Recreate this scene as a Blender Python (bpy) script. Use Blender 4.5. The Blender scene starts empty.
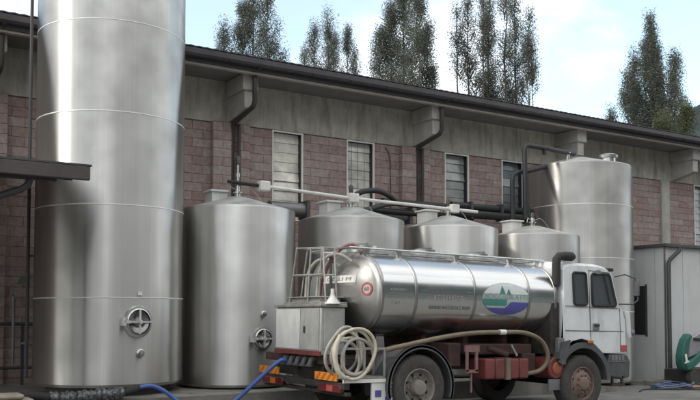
import bpy, bmesh, math, random
import numpy as np
from mathutils import Vector, Matrix

random.seed(7)
scene = bpy.context.scene
COL = scene.collection
R = math.radians

# ------------------------------------------------------------------ helpers
class MB:
    """collects simple shapes into one mesh"""
    def __init__(s):
        s.v, s.f, s.m = [], [], []
    def add(s, vs, fs, mi=0):
        o = len(s.v)
        s.v += [tuple(p) for p in vs]
        for f in fs:
            s.f.append([i + o for i in f]); s.m.append(mi)
        return s
    def box(s, a, b, mi=0):
        x0, y0, z0 = a; x1, y1, z1 = b
        vs = [(x0,y0,z0),(x1,y0,z0),(x1,y1,z0),(x0,y1,z0),(x0,y0,z1),(x1,y0,z1),(x1,y1,z1),(x0,y1,z1)]
        return s.add(vs, [(0,3,2,1),(4,5,6,7),(0,1,5,4),(1,2,6,5),(2,3,7,6),(3,0,4,7)], mi)
    def bar(s, p, q, w, h=None, mi=0, up=(0,0,1)):
        """rectangular bar from p to q"""
        h = h or w
        p, q = Vector(p), Vector(q); d = (q - p).normalized()
        up = Vector(up)
        if abs(d.dot(up)) > .98: up = Vector((1,0,0))
        a = d.cross(up).normalized() * w/2; b = a.cross(d).normalized() * h/2
        vs = [p-a-b, p+a-b, p+a+b, p-a+b, q-a-b, q+a-b, q+a+b, q-a+b]
        return s.add(vs, [(0,3,2,1),(4,5,6,7),(0,1,5,4),(1,2,6,5),(2,3,7,6),(3,0,4,7)], mi)
    def quad(s, a, b, c, d, mi=0):
        return s.add([a,b,c,d], [(0,1,2,3)], mi)
    def tube(s, pts, r, n=10, mi=0, caps=True, closed=False):
        pts = [Vector(p) for p in pts]
        k = len(pts)
        rr = r if isinstance(r, (list, tuple)) else [r]*k
        vs = []; prev = None
        for i, p in enumerate(pts):
            if closed: d = (pts[(i+1) % k] - pts[i-1])
            else: d = (pts[min(i+1,k-1)] - pts[max(i-1,0)])
            d.normalize()
            if prev is None:
                a = d.orthogonal().normalized()
            else:
                a = (prev - d*prev.dot(d)).normalized()
            prev = a; b = d.cross(a)
            for j in range(n):
                t = 2*math.pi*j/n
                vs.append(p + (a*math.cos(t) + b*math.sin(t))*rr[i])
        fs = []
        for i in range(k if closed else k-1):
            i2 = (i+1) % k
            for j in range(n):
                j2 = (j+1) % n
                fs.append((i*n+j, i*n+j2, i2*n+j2, i2*n+j))
        if caps and not closed:
            fs.append(tuple(range(n))[::-1]); fs.append(tuple((k-1)*n+j for j in range(n)))
        return s.add(vs, fs, mi)
    def lathe(s, prof, n=48, c=(0,0,0), axis='z', mi=0, caps=True):
        """prof: list of (r, h)"""
        vs = []
        for (r, h) in prof:
            for j in range(n):
                t = 2*math.pi*j/n
                x, y = r*math.cos(t), r*math.sin(t)
                if axis == 'z': p = (x, y, h)
                elif axis == 'y': p = (x, h, y)
                else: p = (h, x, y)
                vs.append((p[0]+c[0], p[1]+c[1], p[2]+c[2]))
        fs = []
        for i in range(len(prof)-1):
            for j in range(n):
                j2 = (j+1) % n
                q = (i*n+j, i*n+j2, (i+1)*n+j2, (i+1)*n+j)
                fs.append(q if axis != 'y' else q[::-1])
        k = len(prof)-1
        if caps and prof[0][0] > 1e-4: fs.append(tuple(range(n))[::-1] if axis != 'y' else tuple(range(n)))
        if caps and prof[-1][0] > 1e-4: fs.append(tuple(k*n+j for j in range(n)))
        return s.add(vs, fs, mi)
    def prism(s, poly, a, b, axis='y', mi=0):
        """poly in the two other axes, extruded from a to b"""
        def P(u, w, t):
            return (u, t, w) if axis == 'y' else ((t, u, w) if axis == 'x' else (u, w, t))
        n = len(poly)
        vs = [P(u, w, a) for u, w in poly] + [P(u, w, b) for u, w in poly]
        fs = [tuple(range(n)), tuple(range(2*n-1, n-1, -1))]
        for i in range(n):
            j = (i+1) % n
            fs.append((i, i+n, j+n, j))
        return s.add(vs, fs, mi)
    def build(s, name, mat, parent=None, smooth=None, bevel=0, seg=2, loc=None):
        me = bpy.data.meshes.new(name)
        me.from_pydata(s.v, [], s.f)
        mats = mat if isinstance(mat, (list, tuple)) else [mat]
        for m in mats: me.materials.append(m)
        if len(mats) > 1:
            me.polygons.foreach_set('material_index', s.m)
        bm = bmesh.new(); bm.from_mesh(me)
        bmesh.ops.remove_doubles(bm, verts=bm.verts, dist=1e-5)
        bmesh.ops.recalc_face_normals(bm, faces=bm.faces)
        bm.to_mesh(me); bm.free()
        if smooth:
            me.shade_smooth(); me.set_sharp_from_angle(angle=R(smooth))
        o = bpy.data.objects.new(name, me); COL.objects.link(o)
        if parent: o.parent = parent
        if loc: o.location = loc
        if bevel:
            md = o.modifiers.new('bevel', 'BEVEL'); md.width = bevel; md.segments = seg
            md.limit_method = 'ANGLE'; md.angle_limit = R(40); md.harden_normals = False
            if not smooth:
                me.shade_smooth(); me.set_sharp_from_angle(angle=R(50))
        return o

def tag(o, label=None, cat=None, group=None, kind=None):
    if label: o['label'] = label
    if cat: o['category'] = cat
    if group: o['group'] = group
    if kind: o['kind'] = kind
    return o

def thing(name, label, cat, loc=(0,0,0), rz=0, group=None):
    o = bpy.data.objects.new(name, None); COL.objects.link(o)
    o.location = loc; o.rotation_euler = (0,0,rz); o.empty_display_size = .3
    return tag(o, label, cat, group)

def copy_tree(o, parent=None):
    c = o.copy(); COL.objects.link(c)
    if parent: c.parent = parent
    for ch in list(o.children): copy_tree(ch, c)
    return c

def smooth_path(pts, n=8):
    """Catmull-Rom through pts"""
    P = [Vector(p) for p in pts]; P = [P[0]*2-P[1]] + P + [P[-1]*2-P[-2]]
    out = []
    for i in range(1, len(P)-2):
        for k in range(n):
            t = k/n
            a, b, c, d = P[i-1], P[i], P[i+1], P[i+2]
            out.append(.5*((2*b) + (c-a)*t + (2*a-5*b+4*c-d)*t*t + (3*b-a-3*c+d)*t**3))
    out.append(P[-2])
    return out

def gz(x):      # the yard falls gently to the right
    return -.0175*(min(max(x, -10), 30) - 7.95)

# ------------------------------------------------------------------ materials
def lin(c):
    return tuple((x/12.92 if x <= .04045 else ((x+.055)/1.055)**2.4) for x in c)
def mat(name, col, rough=.6, metal=0, var=.15, vscale=3., bump=0, bscale=40., spec=.5, coat=0, stain=None, sscale=(1,1,.25), saniso=1., dirt=0):
    """Principled with noise variation in colour and roughness and an optional streaky stain"""
    m = bpy.data.materials.new(name); m.use_nodes = True
    nt = m.node_tree; N = nt.nodes; L = nt.links
    b = N['Principled BSDF']
    tc = N.new('ShaderNodeTexCoord')
    nz = N.new('ShaderNodeTexNoise'); nz.inputs['Scale'].default_value = vscale; nz.inputs['Detail'].default_value = 6; nz.inputs['Roughness'].default_value = .6
    L.new(tc.outputs['Object'], nz.inputs['Vector'])
    mr = N.new('ShaderNodeMapRange'); mr.inputs['From Min'].default_value = .3; mr.inputs['From Max'].default_value = .7
    mr.inputs['To Min'].default_value = 1-var; mr.inputs['To Max'].default_value = 1+var
    L.new(nz.outputs['Fac'], mr.inputs['Value'])
    mx = N.new('ShaderNodeMix'); mx.data_type = 'RGBA'; mx.blend_type = 'MULTIPLY'; mx.inputs['Factor'].default_value = 1
    mx.inputs['A'].default_value = (*col, 1)
    L.new(mr.outputs['Result'], mx.inputs['B'])
    out = mx.outputs['Result']
    if stain:
        mp = N.new('ShaderNodeMapping'); mp.inputs['Scale'].default_value = sscale
        L.new(tc.outputs['Object'], mp.inputs['Vector'])
        n2 = N.new('ShaderNodeTexNoise'); n2.inputs['Scale'].default_value = 2.2; n2.inputs['Detail'].default_value = 8; n2.inputs['Roughness'].default_value = .65
        L.new(mp.outputs['Vector'], n2.inputs['Vector'])
        r2 = N.new('ShaderNodeMapRange'); r2.inputs['From Min'].default_value = .48; r2.inputs['From Max'].default_value = .72; r2.inputs['To Max'].default_value = stain[1]
        L.new(n2.outputs['Fac'], r2.inputs['Value'])
        m2 = N.new('ShaderNodeMix'); m2.data_type = 'RGBA'; m2.inputs['B'].default_value = (*stain[0], 1)
        L.new(r2.outputs['Result'], m2.inputs['Factor']); L.new(out, m2.inputs['A'])
        out = m2.outputs['Result']
    L.new(out, b.inputs['Base Color'])
    rr = N.new('ShaderNodeMapRange'); rr.inputs['From Min'].default_value = .3; rr.inputs['From Max'].default_value = .7
    rr.inputs['To Min'].default_value = max(rough*.85, .02); rr.inputs['To Max'].default_value = min(rough*1.2, 1)
    L.new(nz.outputs['Fac'], rr.inputs['Value']); L.new(rr.outputs['Result'], b.inputs['Roughness'])
    b.inputs['Metallic'].default_value = metal
    b.inputs['Specular IOR Level'].default_value = spec
    b.inputs['Coat Weight'].default_value = coat
    if bump:
        n3 = N.new('ShaderNodeTexNoise'); n3.inputs['Scale'].default_value = bscale; n3.inputs['Detail'].default_value = 5
        L.new(tc.outputs['Object'], n3.inputs['Vector'])
        bp = N.new('ShaderNodeBump'); bp.inputs['Strength'].default_value = bump; bp.inputs['Distance'].default_value = .02
        L.new(n3.outputs['Fac'], bp.inputs['Height']); L.new(bp.outputs['Normal'], b.inputs['Normal'])
    return m

def steel(name, col=(.57,.562,.54), rough=.37, aniso=1.0, axis='Z', rot=.25, streak=(6,6,.12), wob=.004, var=.09, metal=1.):
    m = bpy.data.materials.new(name); m.use_nodes = True
    nt = m.node_tree; N = nt.nodes; L = nt.links
    b = N['Principled BSDF']; b.inputs['Metallic'].default_value = metal
    tc = N.new('ShaderNodeTexCoord')
    mp = N.new('ShaderNodeMapping'); mp.inputs['Scale'].default_value = streak
    L.new(tc.outputs['Object'], mp.inputs['Vector'])
    nz = N.new('ShaderNodeTexNoise'); nz.inputs['Scale'].default_value = 1.; nz.inputs['Detail'].default_value = 7; nz.inputs['Roughness'].default_value = .6
    L.new(mp.outputs['Vector'], nz.inputs['Vector'])
    mq = N.new('ShaderNodeMapping'); mq.inputs['Scale'].default_value = tuple(q*7 if q > 1 else q*1.5 for q in streak)
    L.new(tc.outputs['Object'], mq.inputs['Vector'])
    nq = N.new('ShaderNodeTexNoise'); nq.inputs['Scale'].default_value = 1.; nq.inputs['Detail'].default_value = 3; L.new(mq.outputs['Vector'], nq.inputs['Vector'])
    av = N.new('ShaderNodeMix'); av.data_type = 'FLOAT'; av.inputs['Factor'].default_value = .35
    L.new(nz.outputs['Fac'], av.inputs['A']); L.new(nq.outputs['Fac'], av.inputs['B'])
    cr = N.new('ShaderNodeMapRange'); cr.inputs['From Min'].default_value = .33; cr.inputs['From Max'].default_value = .67
    cr.inputs['To Min'].default_value = 1-var; cr.inputs['To Max'].default_value = 1+var*.7
    L.new(av.outputs['Result'], cr.inputs['Value'])
    mx = N.new('ShaderNodeMix'); mx.data_type = 'RGBA'; mx.blend_type = 'MULTIPLY'; mx.inputs['Factor'].default_value = 1
    mx.inputs['A'].default_value = (*col, 1); L.new(cr.outputs['Result'], mx.inputs['B'])
    L.new(mx.outputs['Result'], b.inputs['Base Color'])
    n2 = N.new('ShaderNodeTexNoise'); n2.inputs['Scale'].default_value = 1.3; n2.inputs['Detail'].default_value = 5
    L.new(tc.outputs['Object'], n2.inputs['Vector'])
    rr = N.new('ShaderNodeMapRange'); rr.inputs['From Min'].default_value = .3; rr.inputs['From Max'].default_value = .7
    rr.inputs['To Min'].default_value = rough*.8; rr.inputs['To Max'].default_value = rough*1.25
    L.new(n2.outputs['Fac'], rr.inputs['Value']); L.new(rr.outputs['Result'], b.inputs['Roughness'])
    b.inputs['Anisotropic'].default_value = aniso; b.inputs['Anisotropic Rotation'].default_value = rot
    tg = N.new('ShaderNodeTangent'); tg.direction_type = 'RADIAL'; tg.axis = axis
    L.new(tg.outputs['Tangent'], b.inputs['Tangent'])
    bp = N.new('ShaderNodeBump'); bp.inputs['Strength'].default_value = wob; bp.inputs['Distance'].default_value = .05
    n3 = N.new('ShaderNodeTexNoise'); n3.inputs['Scale'].default_value = .8; n3.inputs['Detail'].default_value = 3
    L.new(mp.outputs['Vector'], n3.inputs['Vector'])
    L.new(n3.outputs['Fac'], bp.inputs['Height']); L.new(bp.outputs['Normal'], b.inputs['Normal'])
    return m

def block_mat():
    m = bpy.data.materials.new('split_face_block'); m.use_nodes = True
    nt = m.node_tree; N = nt.nodes; L = nt.links; b = N['Principled BSDF']
    tc = N.new('ShaderNodeTexCoord'); sx = N.new('ShaderNodeSeparateXYZ'); cx = N.new('ShaderNodeCombineXYZ')
    L.new(tc.outputs['Object'], sx.inputs[0])
    add = N.new('ShaderNodeMath'); add.operation = 'ADD'
    L.new(sx.outputs['X'], add.inputs[0]); L.new(sx.outputs['Y'], add.inputs[1])
    L.new(add.outputs[0], cx.inputs['X']); L.new(sx.outputs['Z'], cx.inputs['Y'])
    br = N.new('ShaderNodeTexBrick'); br.inputs['Scale'].default_value = 1
    br.inputs['Brick Width'].default_value = .5; br.inputs['Row Height'].default_value = .197
    br.inputs['Mortar Size'].default_value = .009; br.inputs['Mortar Smooth'].default_value = .9; br.inputs['Bias'].default_value = -.1
    br.inputs['Color1'].default_value = (.31,.218,.20,1); br.inputs['Color2'].default_value = (.40,.325,.30,1); br.inputs['Mortar'].default_value = (.20,.16,.15,1)
    L.new(cx.outputs[0], br.inputs['Vector'])
    nz = N.new('ShaderNodeTexNoise'); nz.inputs['Scale'].default_value = 1.1; nz.inputs['Detail'].default_value = 8; nz.inputs['Roughness'].default_value = .7
    L.new(tc.outputs['Object'], nz.inputs['Vector'])
    mr = N.new('ShaderNodeMapRange'); mr.inputs['From Min'].default_value = .5; mr.inputs['From Max'].default_value = .75; mr.inputs['To Max'].default_value = .65
    L.new(nz.outputs['Fac'], mr.inputs['Value'])
    mx = N.new('ShaderNodeMix'); mx.data_type = 'RGBA'; mx.inputs['B'].default_value = (.37,.345,.325,1)
    L.new(mr.outputs['Result'], mx.inputs['Factor']); L.new(br.outputs['Color'], mx.inputs['A'])
    n2 = N.new('ShaderNodeTexNoise'); n2.inputs['Scale'].default_value = 9; n2.inputs['Detail'].default_value = 6; n2.inputs['Roughness'].default_value = .7
    L.new(tc.outputs['Object'], n2.inputs['Vector'])
    m3 = N.new('ShaderNodeMapRange'); m3.inputs['From Min'].default_value = .3; m3.inputs['From Max'].default_value = .7; m3.inputs['To Min'].default_value = .72; m3.inputs['To Max'].default_value = 1.25
    L.new(n2.outputs['Fac'], m3.inputs['Value'])
    mm = N.new('ShaderNodeMix'); mm.data_type = 'RGBA'; mm.blend_type = 'MULTIPLY'; mm.inputs['Factor'].default_value = 1
    L.new(mx.outputs['Result'], mm.inputs['A']); L.new(m3.outputs['Result'], mm.inputs['B'])
    L.new(mm.outputs['Result'], b.inputs['Base Color'])
    b.inputs['Roughness'].default_value = .9
    bp = N.new('ShaderNodeBump'); bp.inputs['Strength'].default_value = .7; bp.inputs['Distance'].default_value = .02
    ma = N.new('ShaderNodeMath'); ma.operation = 'SUBTRACT'
    L.new(n2.outputs['Fac'], ma.inputs[0]); L.new(br.outputs['Fac'], ma.inputs[1])
    L.new(ma.outputs[0], bp.inputs['Height']); L.new(bp.outputs['Normal'], b.inputs['Normal'])
    return m

M = {}
M['block'] = block_mat()
M['concrete'] = mat('weathered_concrete', (.45,.43,.38), .9, var=.24, vscale=2., bump=.3, bscale=25, stain=((.17,.165,.15), .8), sscale=(3,3,.4))
M['pale_concrete'] = mat('pale_concrete', (.45,.44,.41), .9, var=.15, vscale=4, bump=.2, stain=((.27,.25,.21), .6))
M['yard'] = mat('yard_asphalt', (.155,.15,.14), .9, var=.25, vscale=.9, bump=.5, bscale=60, stain=((.06,.058,.055), .7), sscale=(.5,.8,1))
M['plinth'] = mat('plinth_concrete', (.22,.21,.19), .9, var=.25, vscale=2.5, bump=.3, stain=((.07,.065,.06), .8))
M['gutter'] = mat('gutter_brown', (.085,.078,.085), .45, var=.15, vscale=2)
M['pipe_brown'] = mat('downpipe_brown', (.052,.042,.04), .45, var=.2)
M['fascia'] = mat('fascia_dark', (.04,.04,.043), .6)
M['roofing'] = mat('roof_sheet', (.085,.08,.08), .8, var=.3, vscale=1.5)
M['soffit'] = mat('soffit_grey', (.22,.215,.205), .85, var=.15)
M['alu'] = mat('pale_alu_frame', (.76,.75,.73), .45, var=.06)
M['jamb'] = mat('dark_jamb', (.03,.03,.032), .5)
M['steel'] = steel('brushed_steel_tank', metal=.93)
M['steel_old'] = steel('brushed_steel_dull', metal=.88, col=(.55,.54,.52), rough=.46)
M['barrel'] = steel('polished_barrel_steel', col=(.66,.655,.64), rough=.23, aniso=0, rot=0, axis='X', streak=(.6,5,5), wob=.01, var=.12)
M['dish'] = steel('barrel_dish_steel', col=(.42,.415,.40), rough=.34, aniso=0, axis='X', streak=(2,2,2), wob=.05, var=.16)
M['plain_steel'] = mat('plain_steel', (.55,.55,.53), .32, 1, var=.2, vscale=5)
M['dull_steel'] = mat('dull_galvanised', (.42,.42,.40), .5, .8, var=.2, vscale=8)
M['seam'] = mat('weld_seam', (.66,.66,.64), .5, .55, var=.12, vscale=9)
M['cone'] = mat('matt_cone_steel', (.50,.50,.48), .5, .75, var=.12, vscale=3)
M['guard'] = mat('guard_tube', (.36,.35,.33), .5, .5, var=.2, vscale=8)
M['band'] = mat('barrel_band', (.36,.36,.35), .35, 1, var=.15)
M['black_rubber'] = mat('black_rubber', (.022,.022,.022), .75, var=.3, vscale=12, bump=.2)
M['tyre'] = mat('worn_tyre', (.05,.047,.044), .85, var=.3, vscale=14, bump=.25, stain=((.10,.09,.08), .55), sscale=(3,3,3))
M['insul'] = mat('black_pipe_insulation', (.018,.018,.02), .55, var=.3, vscale=10, bump=.4, bscale=25)
M['foil'] = mat('foil_wrapped_insulation', (.14,.145,.15), .35, .5, var=.8, vscale=22, bump=1., bscale=22)
M['chassis'] = mat('dirty_black_chassis', (.03,.027,.025), .8, var=.4, vscale=6, stain=((.09,.07,.055), .6), sscale=(2,2,2))
M['redbrown'] = mat('red_oxide_chassis', (.06,.03,.027), .75, var=.4, vscale=6, stain=((.06,.04,.035), .8), sscale=(2,2,2))
M['red'] = mat('faded_red_paint', (.165,.038,.034), .55, var=.25, vscale=5, stain=((.10,.05,.04), .7), sscale=(2,2,2))
M['orange'] = mat('orange_reflector', (.75,.27,.03), .4, var=.1)
M['orange_dark'] = mat('orange_reflector_dark', (.52,.13,.02), .4, var=.1)
M['red_lamp'] = mat('red_lamp_lens', (.12,.018,.018), .25, var=.15, coat=.5)
M['white_paint'] = mat('white_cab_paint', (.68,.69,.69), .4, var=.06, vscale=2.5, coat=.15, stain=((.36,.345,.32), .6), sscale=(1.5,1.5,.6))
M['white_plastic'] = mat('white_plastic', (.68,.67,.63), .5, var=.1, stain=((.4,.38,.34), .5), sscale=(3,3,3))
M['white_panel'] = mat('white_panel', (.66,.66,.64), .5, var=.08, stain=((.4,.39,.36), .5), sscale=(2,2,.7))
M['fender'] = mat('dark_grey_mudguard', (.07,.072,.078), .55, var=.2, vscale=6, stain=((.16,.14,.12), .45), sscale=(2,2,2))
M['grey_plastic'] = mat('mid_grey_plastic', (.17,.17,.175), .6, var=.2, stain=((.10,.09,.08), .5))
def glass_mat(name, tint, fac):
    m = bpy.data.materials.new(name); m.use_nodes = True; nt = m.node_tree; N = nt.nodes; L = nt.links
    t = N.new('ShaderNodeBsdfTransparent'); t.inputs['Color'].default_value = (*tint, 1)
    g = N.new('ShaderNodeBsdfGlossy'); g.inputs['Roughness'].default_value = .03; g.inputs['Color'].default_value = (.95,.97,1,1)
    f = N.new('ShaderNodeFresnel'); f.inputs['IOR'].default_value = 1.52
    a = N.new('ShaderNodeMath'); a.operation = 'MULTIPLY_ADD'; a.inputs[1].default_value = 1.5; a.inputs[2].default_value = fac; a.use_clamp = True
    L.new(f.outputs[0], a.inputs[0])
    ms = N.new('ShaderNodeMixShader'); L.new(a.outputs[0], ms.inputs[0]); L.new(t.outputs[0], ms.inputs[1]); L.new(g.outputs[0], ms.inputs[2])
    df = N.new('ShaderNodeBsdfDiffuse'); df.inputs['Color'].default_value = (.42,.44,.45,1)       # grey film painted in for the reflection the panes lack
    m2 = N.new('ShaderNodeMixShader'); m2.inputs[0].default_value = .12; L.new(ms.outputs[0], m2.inputs[1]); L.new(df.outputs[0], m2.inputs[2])
    L.new(m2.outputs[0], N['Material Output'].inputs['Surface']); return m
M['clear'] = glass_mat('tinted_window_glass', (.86,.88,.88), .08)
M['cab_inside'] = mat('cab_interior_grey', (.42,.42,.40), .8, var=.15)
M['glass'] = mat('dark_cab_glass', (.06,.065,.068), .08, var=.25, vscale=1.5, spec=1.)
M['rim'] = mat('rusty_steel_rim', (.22,.15,.12), .7, .2, var=.4, vscale=9, bump=.2, stain=((.06,.045,.04), .8), sscale=(4,4,4))
M['rim_grey'] = mat('dusty_grey_rim', (.26,.24,.215), .65, .3, var=.3, vscale=9, stain=((.09,.06,.045), .7), sscale=(4,4,4))
M['cream_hose'] = mat('cream_ribbed_hose', (.50,.45,.365), .6, var=.18, vscale=9, stain=((.33,.27,.2), .6), sscale=(3,3,3))
M['grey_hose'] = mat('greyed_hose', (.36,.345,.31), .6, var=.2, vscale=9)
M['tan_hose'] = mat('brownish_side_hose', (.17,.135,.09), .55, var=.2, vscale=6)
M['blue_hose'] = mat('blue_hose', (.06,.12,.36), .4, var=.15)
M['blue_dull'] = mat('dull_blue_hose', (.10,.14,.24), .6, var=.25)
M['red_pipe'] = mat('red_brown_pipe', (.22,.10,.09), .5, var=.25)
M['mark_green'] = mat('stripe_green_grey', (.13,.20,.185), .5, var=.1)
M['mark_grey'] = mat('lettering_grey', (.20,.205,.21), .5, var=.1)
M['mark_soft'] = mat('faded_lettering', (.56,.56,.55), .42, .9, var=.2, vscale=20)
M['logo_white'] = mat('emblem_white', (.62,.66,.65), .45, var=.08)
M['logo_green'] = mat('emblem_green', (.06,.22,.185), .5, var=.1)
M['logo_blue'] = mat('emblem_blue', (.085,.085,.30), .5, var=.08)
M['logo_pale'] = mat('emblem_pale_green', (.36,.44,.42), .5, var=.08)
M['emblem_text'] = mat('emblem_text', (.27,.29,.29), .5, var=.2, vscale=20)
M['plate_white'] = mat('white_plate', (.72,.71,.67), .5, var=.1)
M['dark_letter'] = mat('dark_letters', (.10,.09,.085), .6)
M['plate_pink'] = mat('faded_sign_face', (.48,.40,.38), .5)
M['sign_red'] = mat('sign_red', (.38,.07,.07), .5)
M['shed_wall'] = mat('pale_shed_panel', (.57,.575,.57), .7, var=.06, vscale=1.5, stain=((.44,.43,.40), .5), sscale=(1.5,1.5,.3))
M['joint'] = mat('panel_joint_grey', (.40,.40,.395), .7)
M['cab_paint'] = mat('grey_cabinet_paint', (.44,.44,.42), .45, .2, var=.12, stain=((.25,.24,.22), .5), sscale=(3,3,1))
M['dark_grey'] = mat('dark_grey_metal', (.06,.06,.062), .55, var=.2)
M['duct'] = mat('grey_duct', (.20,.20,.20), .45, .5, var=.2)
M['green_paint'] = mat('green_machine_paint', (.02,.115,.09), .6, var=.25, vscale=4, stain=((.05,.10,.08), .5), sscale=(3,3,3))
M['grey_cover'] = mat('grey_machine_cover', (.24,.24,.25), .5, var=.12)
M['wood'] = mat('grey_timber', (.20,.175,.15), .9, var=.3, vscale=6, bump=.3)
M['sand_block'] = mat('sandy_concrete', (.34,.29,.23), .95, var=.3, vscale=5, bump=.4)
M['bark'] = mat('poplar_bark', (.13,.115,.10), .9, var=.3, vscale=4)

# ------------------------------------------------------------------ camera
TH, PITCH = R(32.4), R(2.5)
cam = bpy.data.cameras.new('camera'); co = bpy.data.objects.new('camera', cam); COL.objects.link(co)
co.location = (0, -17.5, 1.62); co.rotation_euler = (math.pi/2 + PITCH, 0, -TH)
cam.sensor_width = 36; cam.lens = 850/700*36; cam.shift_y = (315 - 850*math.tan(PITCH) - 200)/700
cam.clip_end = 2000; cam.clip_start = .1
scene.camera = co

# ------------------------------------------------------------------ sky and sun
SUN_EL, SUN_AZ = R(34), R(-79)       # hazy sun behind the factory, azimuth from +Y towards +X
w = bpy.data.worlds.new('World'); scene.world = w; w.use_nodes = True
nt = w.node_tree; N = nt.nodes; L = nt.links
bg = N['Background']; bg.inputs['Strength'].default_value = .12
sky = N.new('ShaderNodeTexSky'); sky.sky_type = 'NISHITA'; sky.sun_disc = False
sky.sun_elevation = SUN_EL; sky.sun_rotation = SUN_AZ; sky.air_density = 1.2; sky.dust_density = 2.0; sky.altitude = 600
tc = N.new('ShaderNodeTexCoord'); sp = N.new('ShaderNodeSeparateXYZ'); L.new(tc.outputs['Generated'], sp.inputs[0])
za = N.new('ShaderNodeMath'); za.operation = 'ADD'; za.inputs[1].default_value = .22; L.new(sp.outputs['Z'], za.inputs[0])
zm = N.new('ShaderNodeMath'); zm.operation = 'MAXIMUM'; zm.inputs[1].default_value = .06; L.new(za.outputs[0], zm.inputs[0])
dx = N.new('ShaderNodeMath'); dx.operation = 'DIVIDE'; L.new(sp.outputs['X'], dx.inputs[0]); L.new(zm.outputs[0], dx.inputs[1])
dy = N.new('ShaderNodeMath'); dy.operation = 'DIVIDE'; L.new(sp.outputs['Y'], dy.inputs[0]); L.new(zm.outputs[0], dy.inputs[1])
cb = N.new('ShaderNodeCombineXYZ'); L.new(dx.outputs[0], cb.inputs[0]); L.new(dy.outputs[0], cb.inputs[1])
cn = N.new('ShaderNodeTexNoise'); cn.inputs['Scale'].default_value = 1.1; cn.inputs['Detail'].default_value = 9; cn.inputs['Roughness'].default_value = .55
cn.inputs['Distortion'].default_value = .3
cmap = N.new('ShaderNodeMapping'); cmap.inputs['Location'].default_value = (3.1, 1.7, 0)
L.new(cb.outputs[0], cmap.inputs['Vector']); L.new(cmap.outputs[0], cn.inputs['Vector'])
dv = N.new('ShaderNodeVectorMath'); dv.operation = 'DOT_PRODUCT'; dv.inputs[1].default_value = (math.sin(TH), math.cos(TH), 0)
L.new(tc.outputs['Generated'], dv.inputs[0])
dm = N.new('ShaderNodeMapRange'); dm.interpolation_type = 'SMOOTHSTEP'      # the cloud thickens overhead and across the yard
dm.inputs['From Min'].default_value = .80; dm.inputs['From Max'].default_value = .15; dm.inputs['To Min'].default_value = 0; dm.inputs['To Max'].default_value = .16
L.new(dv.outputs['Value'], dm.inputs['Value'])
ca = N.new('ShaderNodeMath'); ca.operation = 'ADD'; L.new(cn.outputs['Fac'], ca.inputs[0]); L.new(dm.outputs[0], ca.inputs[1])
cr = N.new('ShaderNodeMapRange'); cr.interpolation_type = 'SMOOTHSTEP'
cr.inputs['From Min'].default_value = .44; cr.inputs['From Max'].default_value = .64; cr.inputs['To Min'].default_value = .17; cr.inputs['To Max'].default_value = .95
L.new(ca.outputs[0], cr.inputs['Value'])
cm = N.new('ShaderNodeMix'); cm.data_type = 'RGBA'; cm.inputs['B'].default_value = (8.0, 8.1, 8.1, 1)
sk = N.new('ShaderNodeMix'); sk.data_type = 'RGBA'; sk.blend_type = 'MULTIPLY'; sk.inputs['Factor'].default_value = 1; sk.inputs['B'].default_value = (1.65, 1.66, 1.5, 1)
L.new(sky.outputs[0], sk.inputs['A'])
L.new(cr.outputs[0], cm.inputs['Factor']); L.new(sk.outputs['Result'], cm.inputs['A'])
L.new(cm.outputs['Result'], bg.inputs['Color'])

sl = bpy.data.lights.new('sun', 'SUN'); sl.energy = 1.0; sl.angle = R(14); sl.color = (1, .95, .87)
so = bpy.data.objects.new('sun', sl); COL.objects.link(so)
sd = Vector((math.sin(SUN_AZ)*math.cos(SUN_EL), math.cos(SUN_AZ)*math.cos(SUN_EL), math.sin(SUN_EL)))
so.rotation_euler = sd.to_track_quat('Z', 'Y').to_euler(); so.location = (0, 0, 40)
scene.view_settings.view_transform = 'Standard'; scene.view_settings.look = 'None'
scene.view_settings.exposure = .74; scene.view_settings.gamma = 1; scene.view_settings.use_curve_mapping = False

# ------------------------------------------------------------------ ground and hills
b = MB(); xs = [-420,-120,-40,-10,0,10,20,30,60,150,420]; ys = [-420,-120,-40,-20,-10,0,20,60,150,420]
vs = [(x, y, gz(x)) for y in ys for x in xs]; nx = len(xs)
b.add(vs, [(j*nx+i, j*nx+i+1, (j+1)*nx+i+1, (j+1)*nx+i) for j in range(len(ys)-1) for i in range(nx-1)])
tag(b.build('ground', M['yard']), kind='structure')

M['forest'] = mat('far_wooded_slope', (.03,.042,.045), 1, var=.5, vscale=.05, bump=0, spec=.1)
def elev(a):     # skyline elevation in degrees for an azimuth from +Y towards +X
    pts = [(0,3),(40,4),(51,8),(53.6,12.6),(56,14.2),(62,14),(75,7),(100,3),(114,4),(124,16),(140,25),(165,29),(188,27),(198,15),(206,4),(222,5),(232,13),(245,12),(254,5),(262,6),(280,3),(300,5),(330,3),(360,3)]  # stretch behind the camera raised, out of view, to darken the tank reflections
    for (a0,e0),(a1,e1) in zip(pts, pts[1:]):
        if a0 <= a <= a1:
            t = (a-a0)/(a1-a0); t = t*t*(3-2*t); return e0+(e1-e0)*t
rnd = random.Random(3); b = MB(); na = 360; vs = []
jit = [rnd.uniform(-.35,.35) for _ in range(na)]
for k, (rad, fr) in enumerate([(170,-.02),(200,.35),(230,.7),(260,1.),(300,.8),(340,.2)]):
    for i in range(na):
        az = R(i*360/na); h = math.tan(R(elev(i*360/na)+jit[i]*(1 if fr > .6 else .5)))*260*fr
        if fr < 0: h = -4
        vs.append((math.sin(az)*rad, -17.5+math.cos(az)*rad, h))
b.add(vs, [(k*na+i, k*na+(i+1)%na, (k+1)*na+(i+1)%na, (k+1)*na+i) for k in range(5) for i in range(na)])
tag(b.build('hills', M['forest'], smooth=80), kind='structure')

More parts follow.
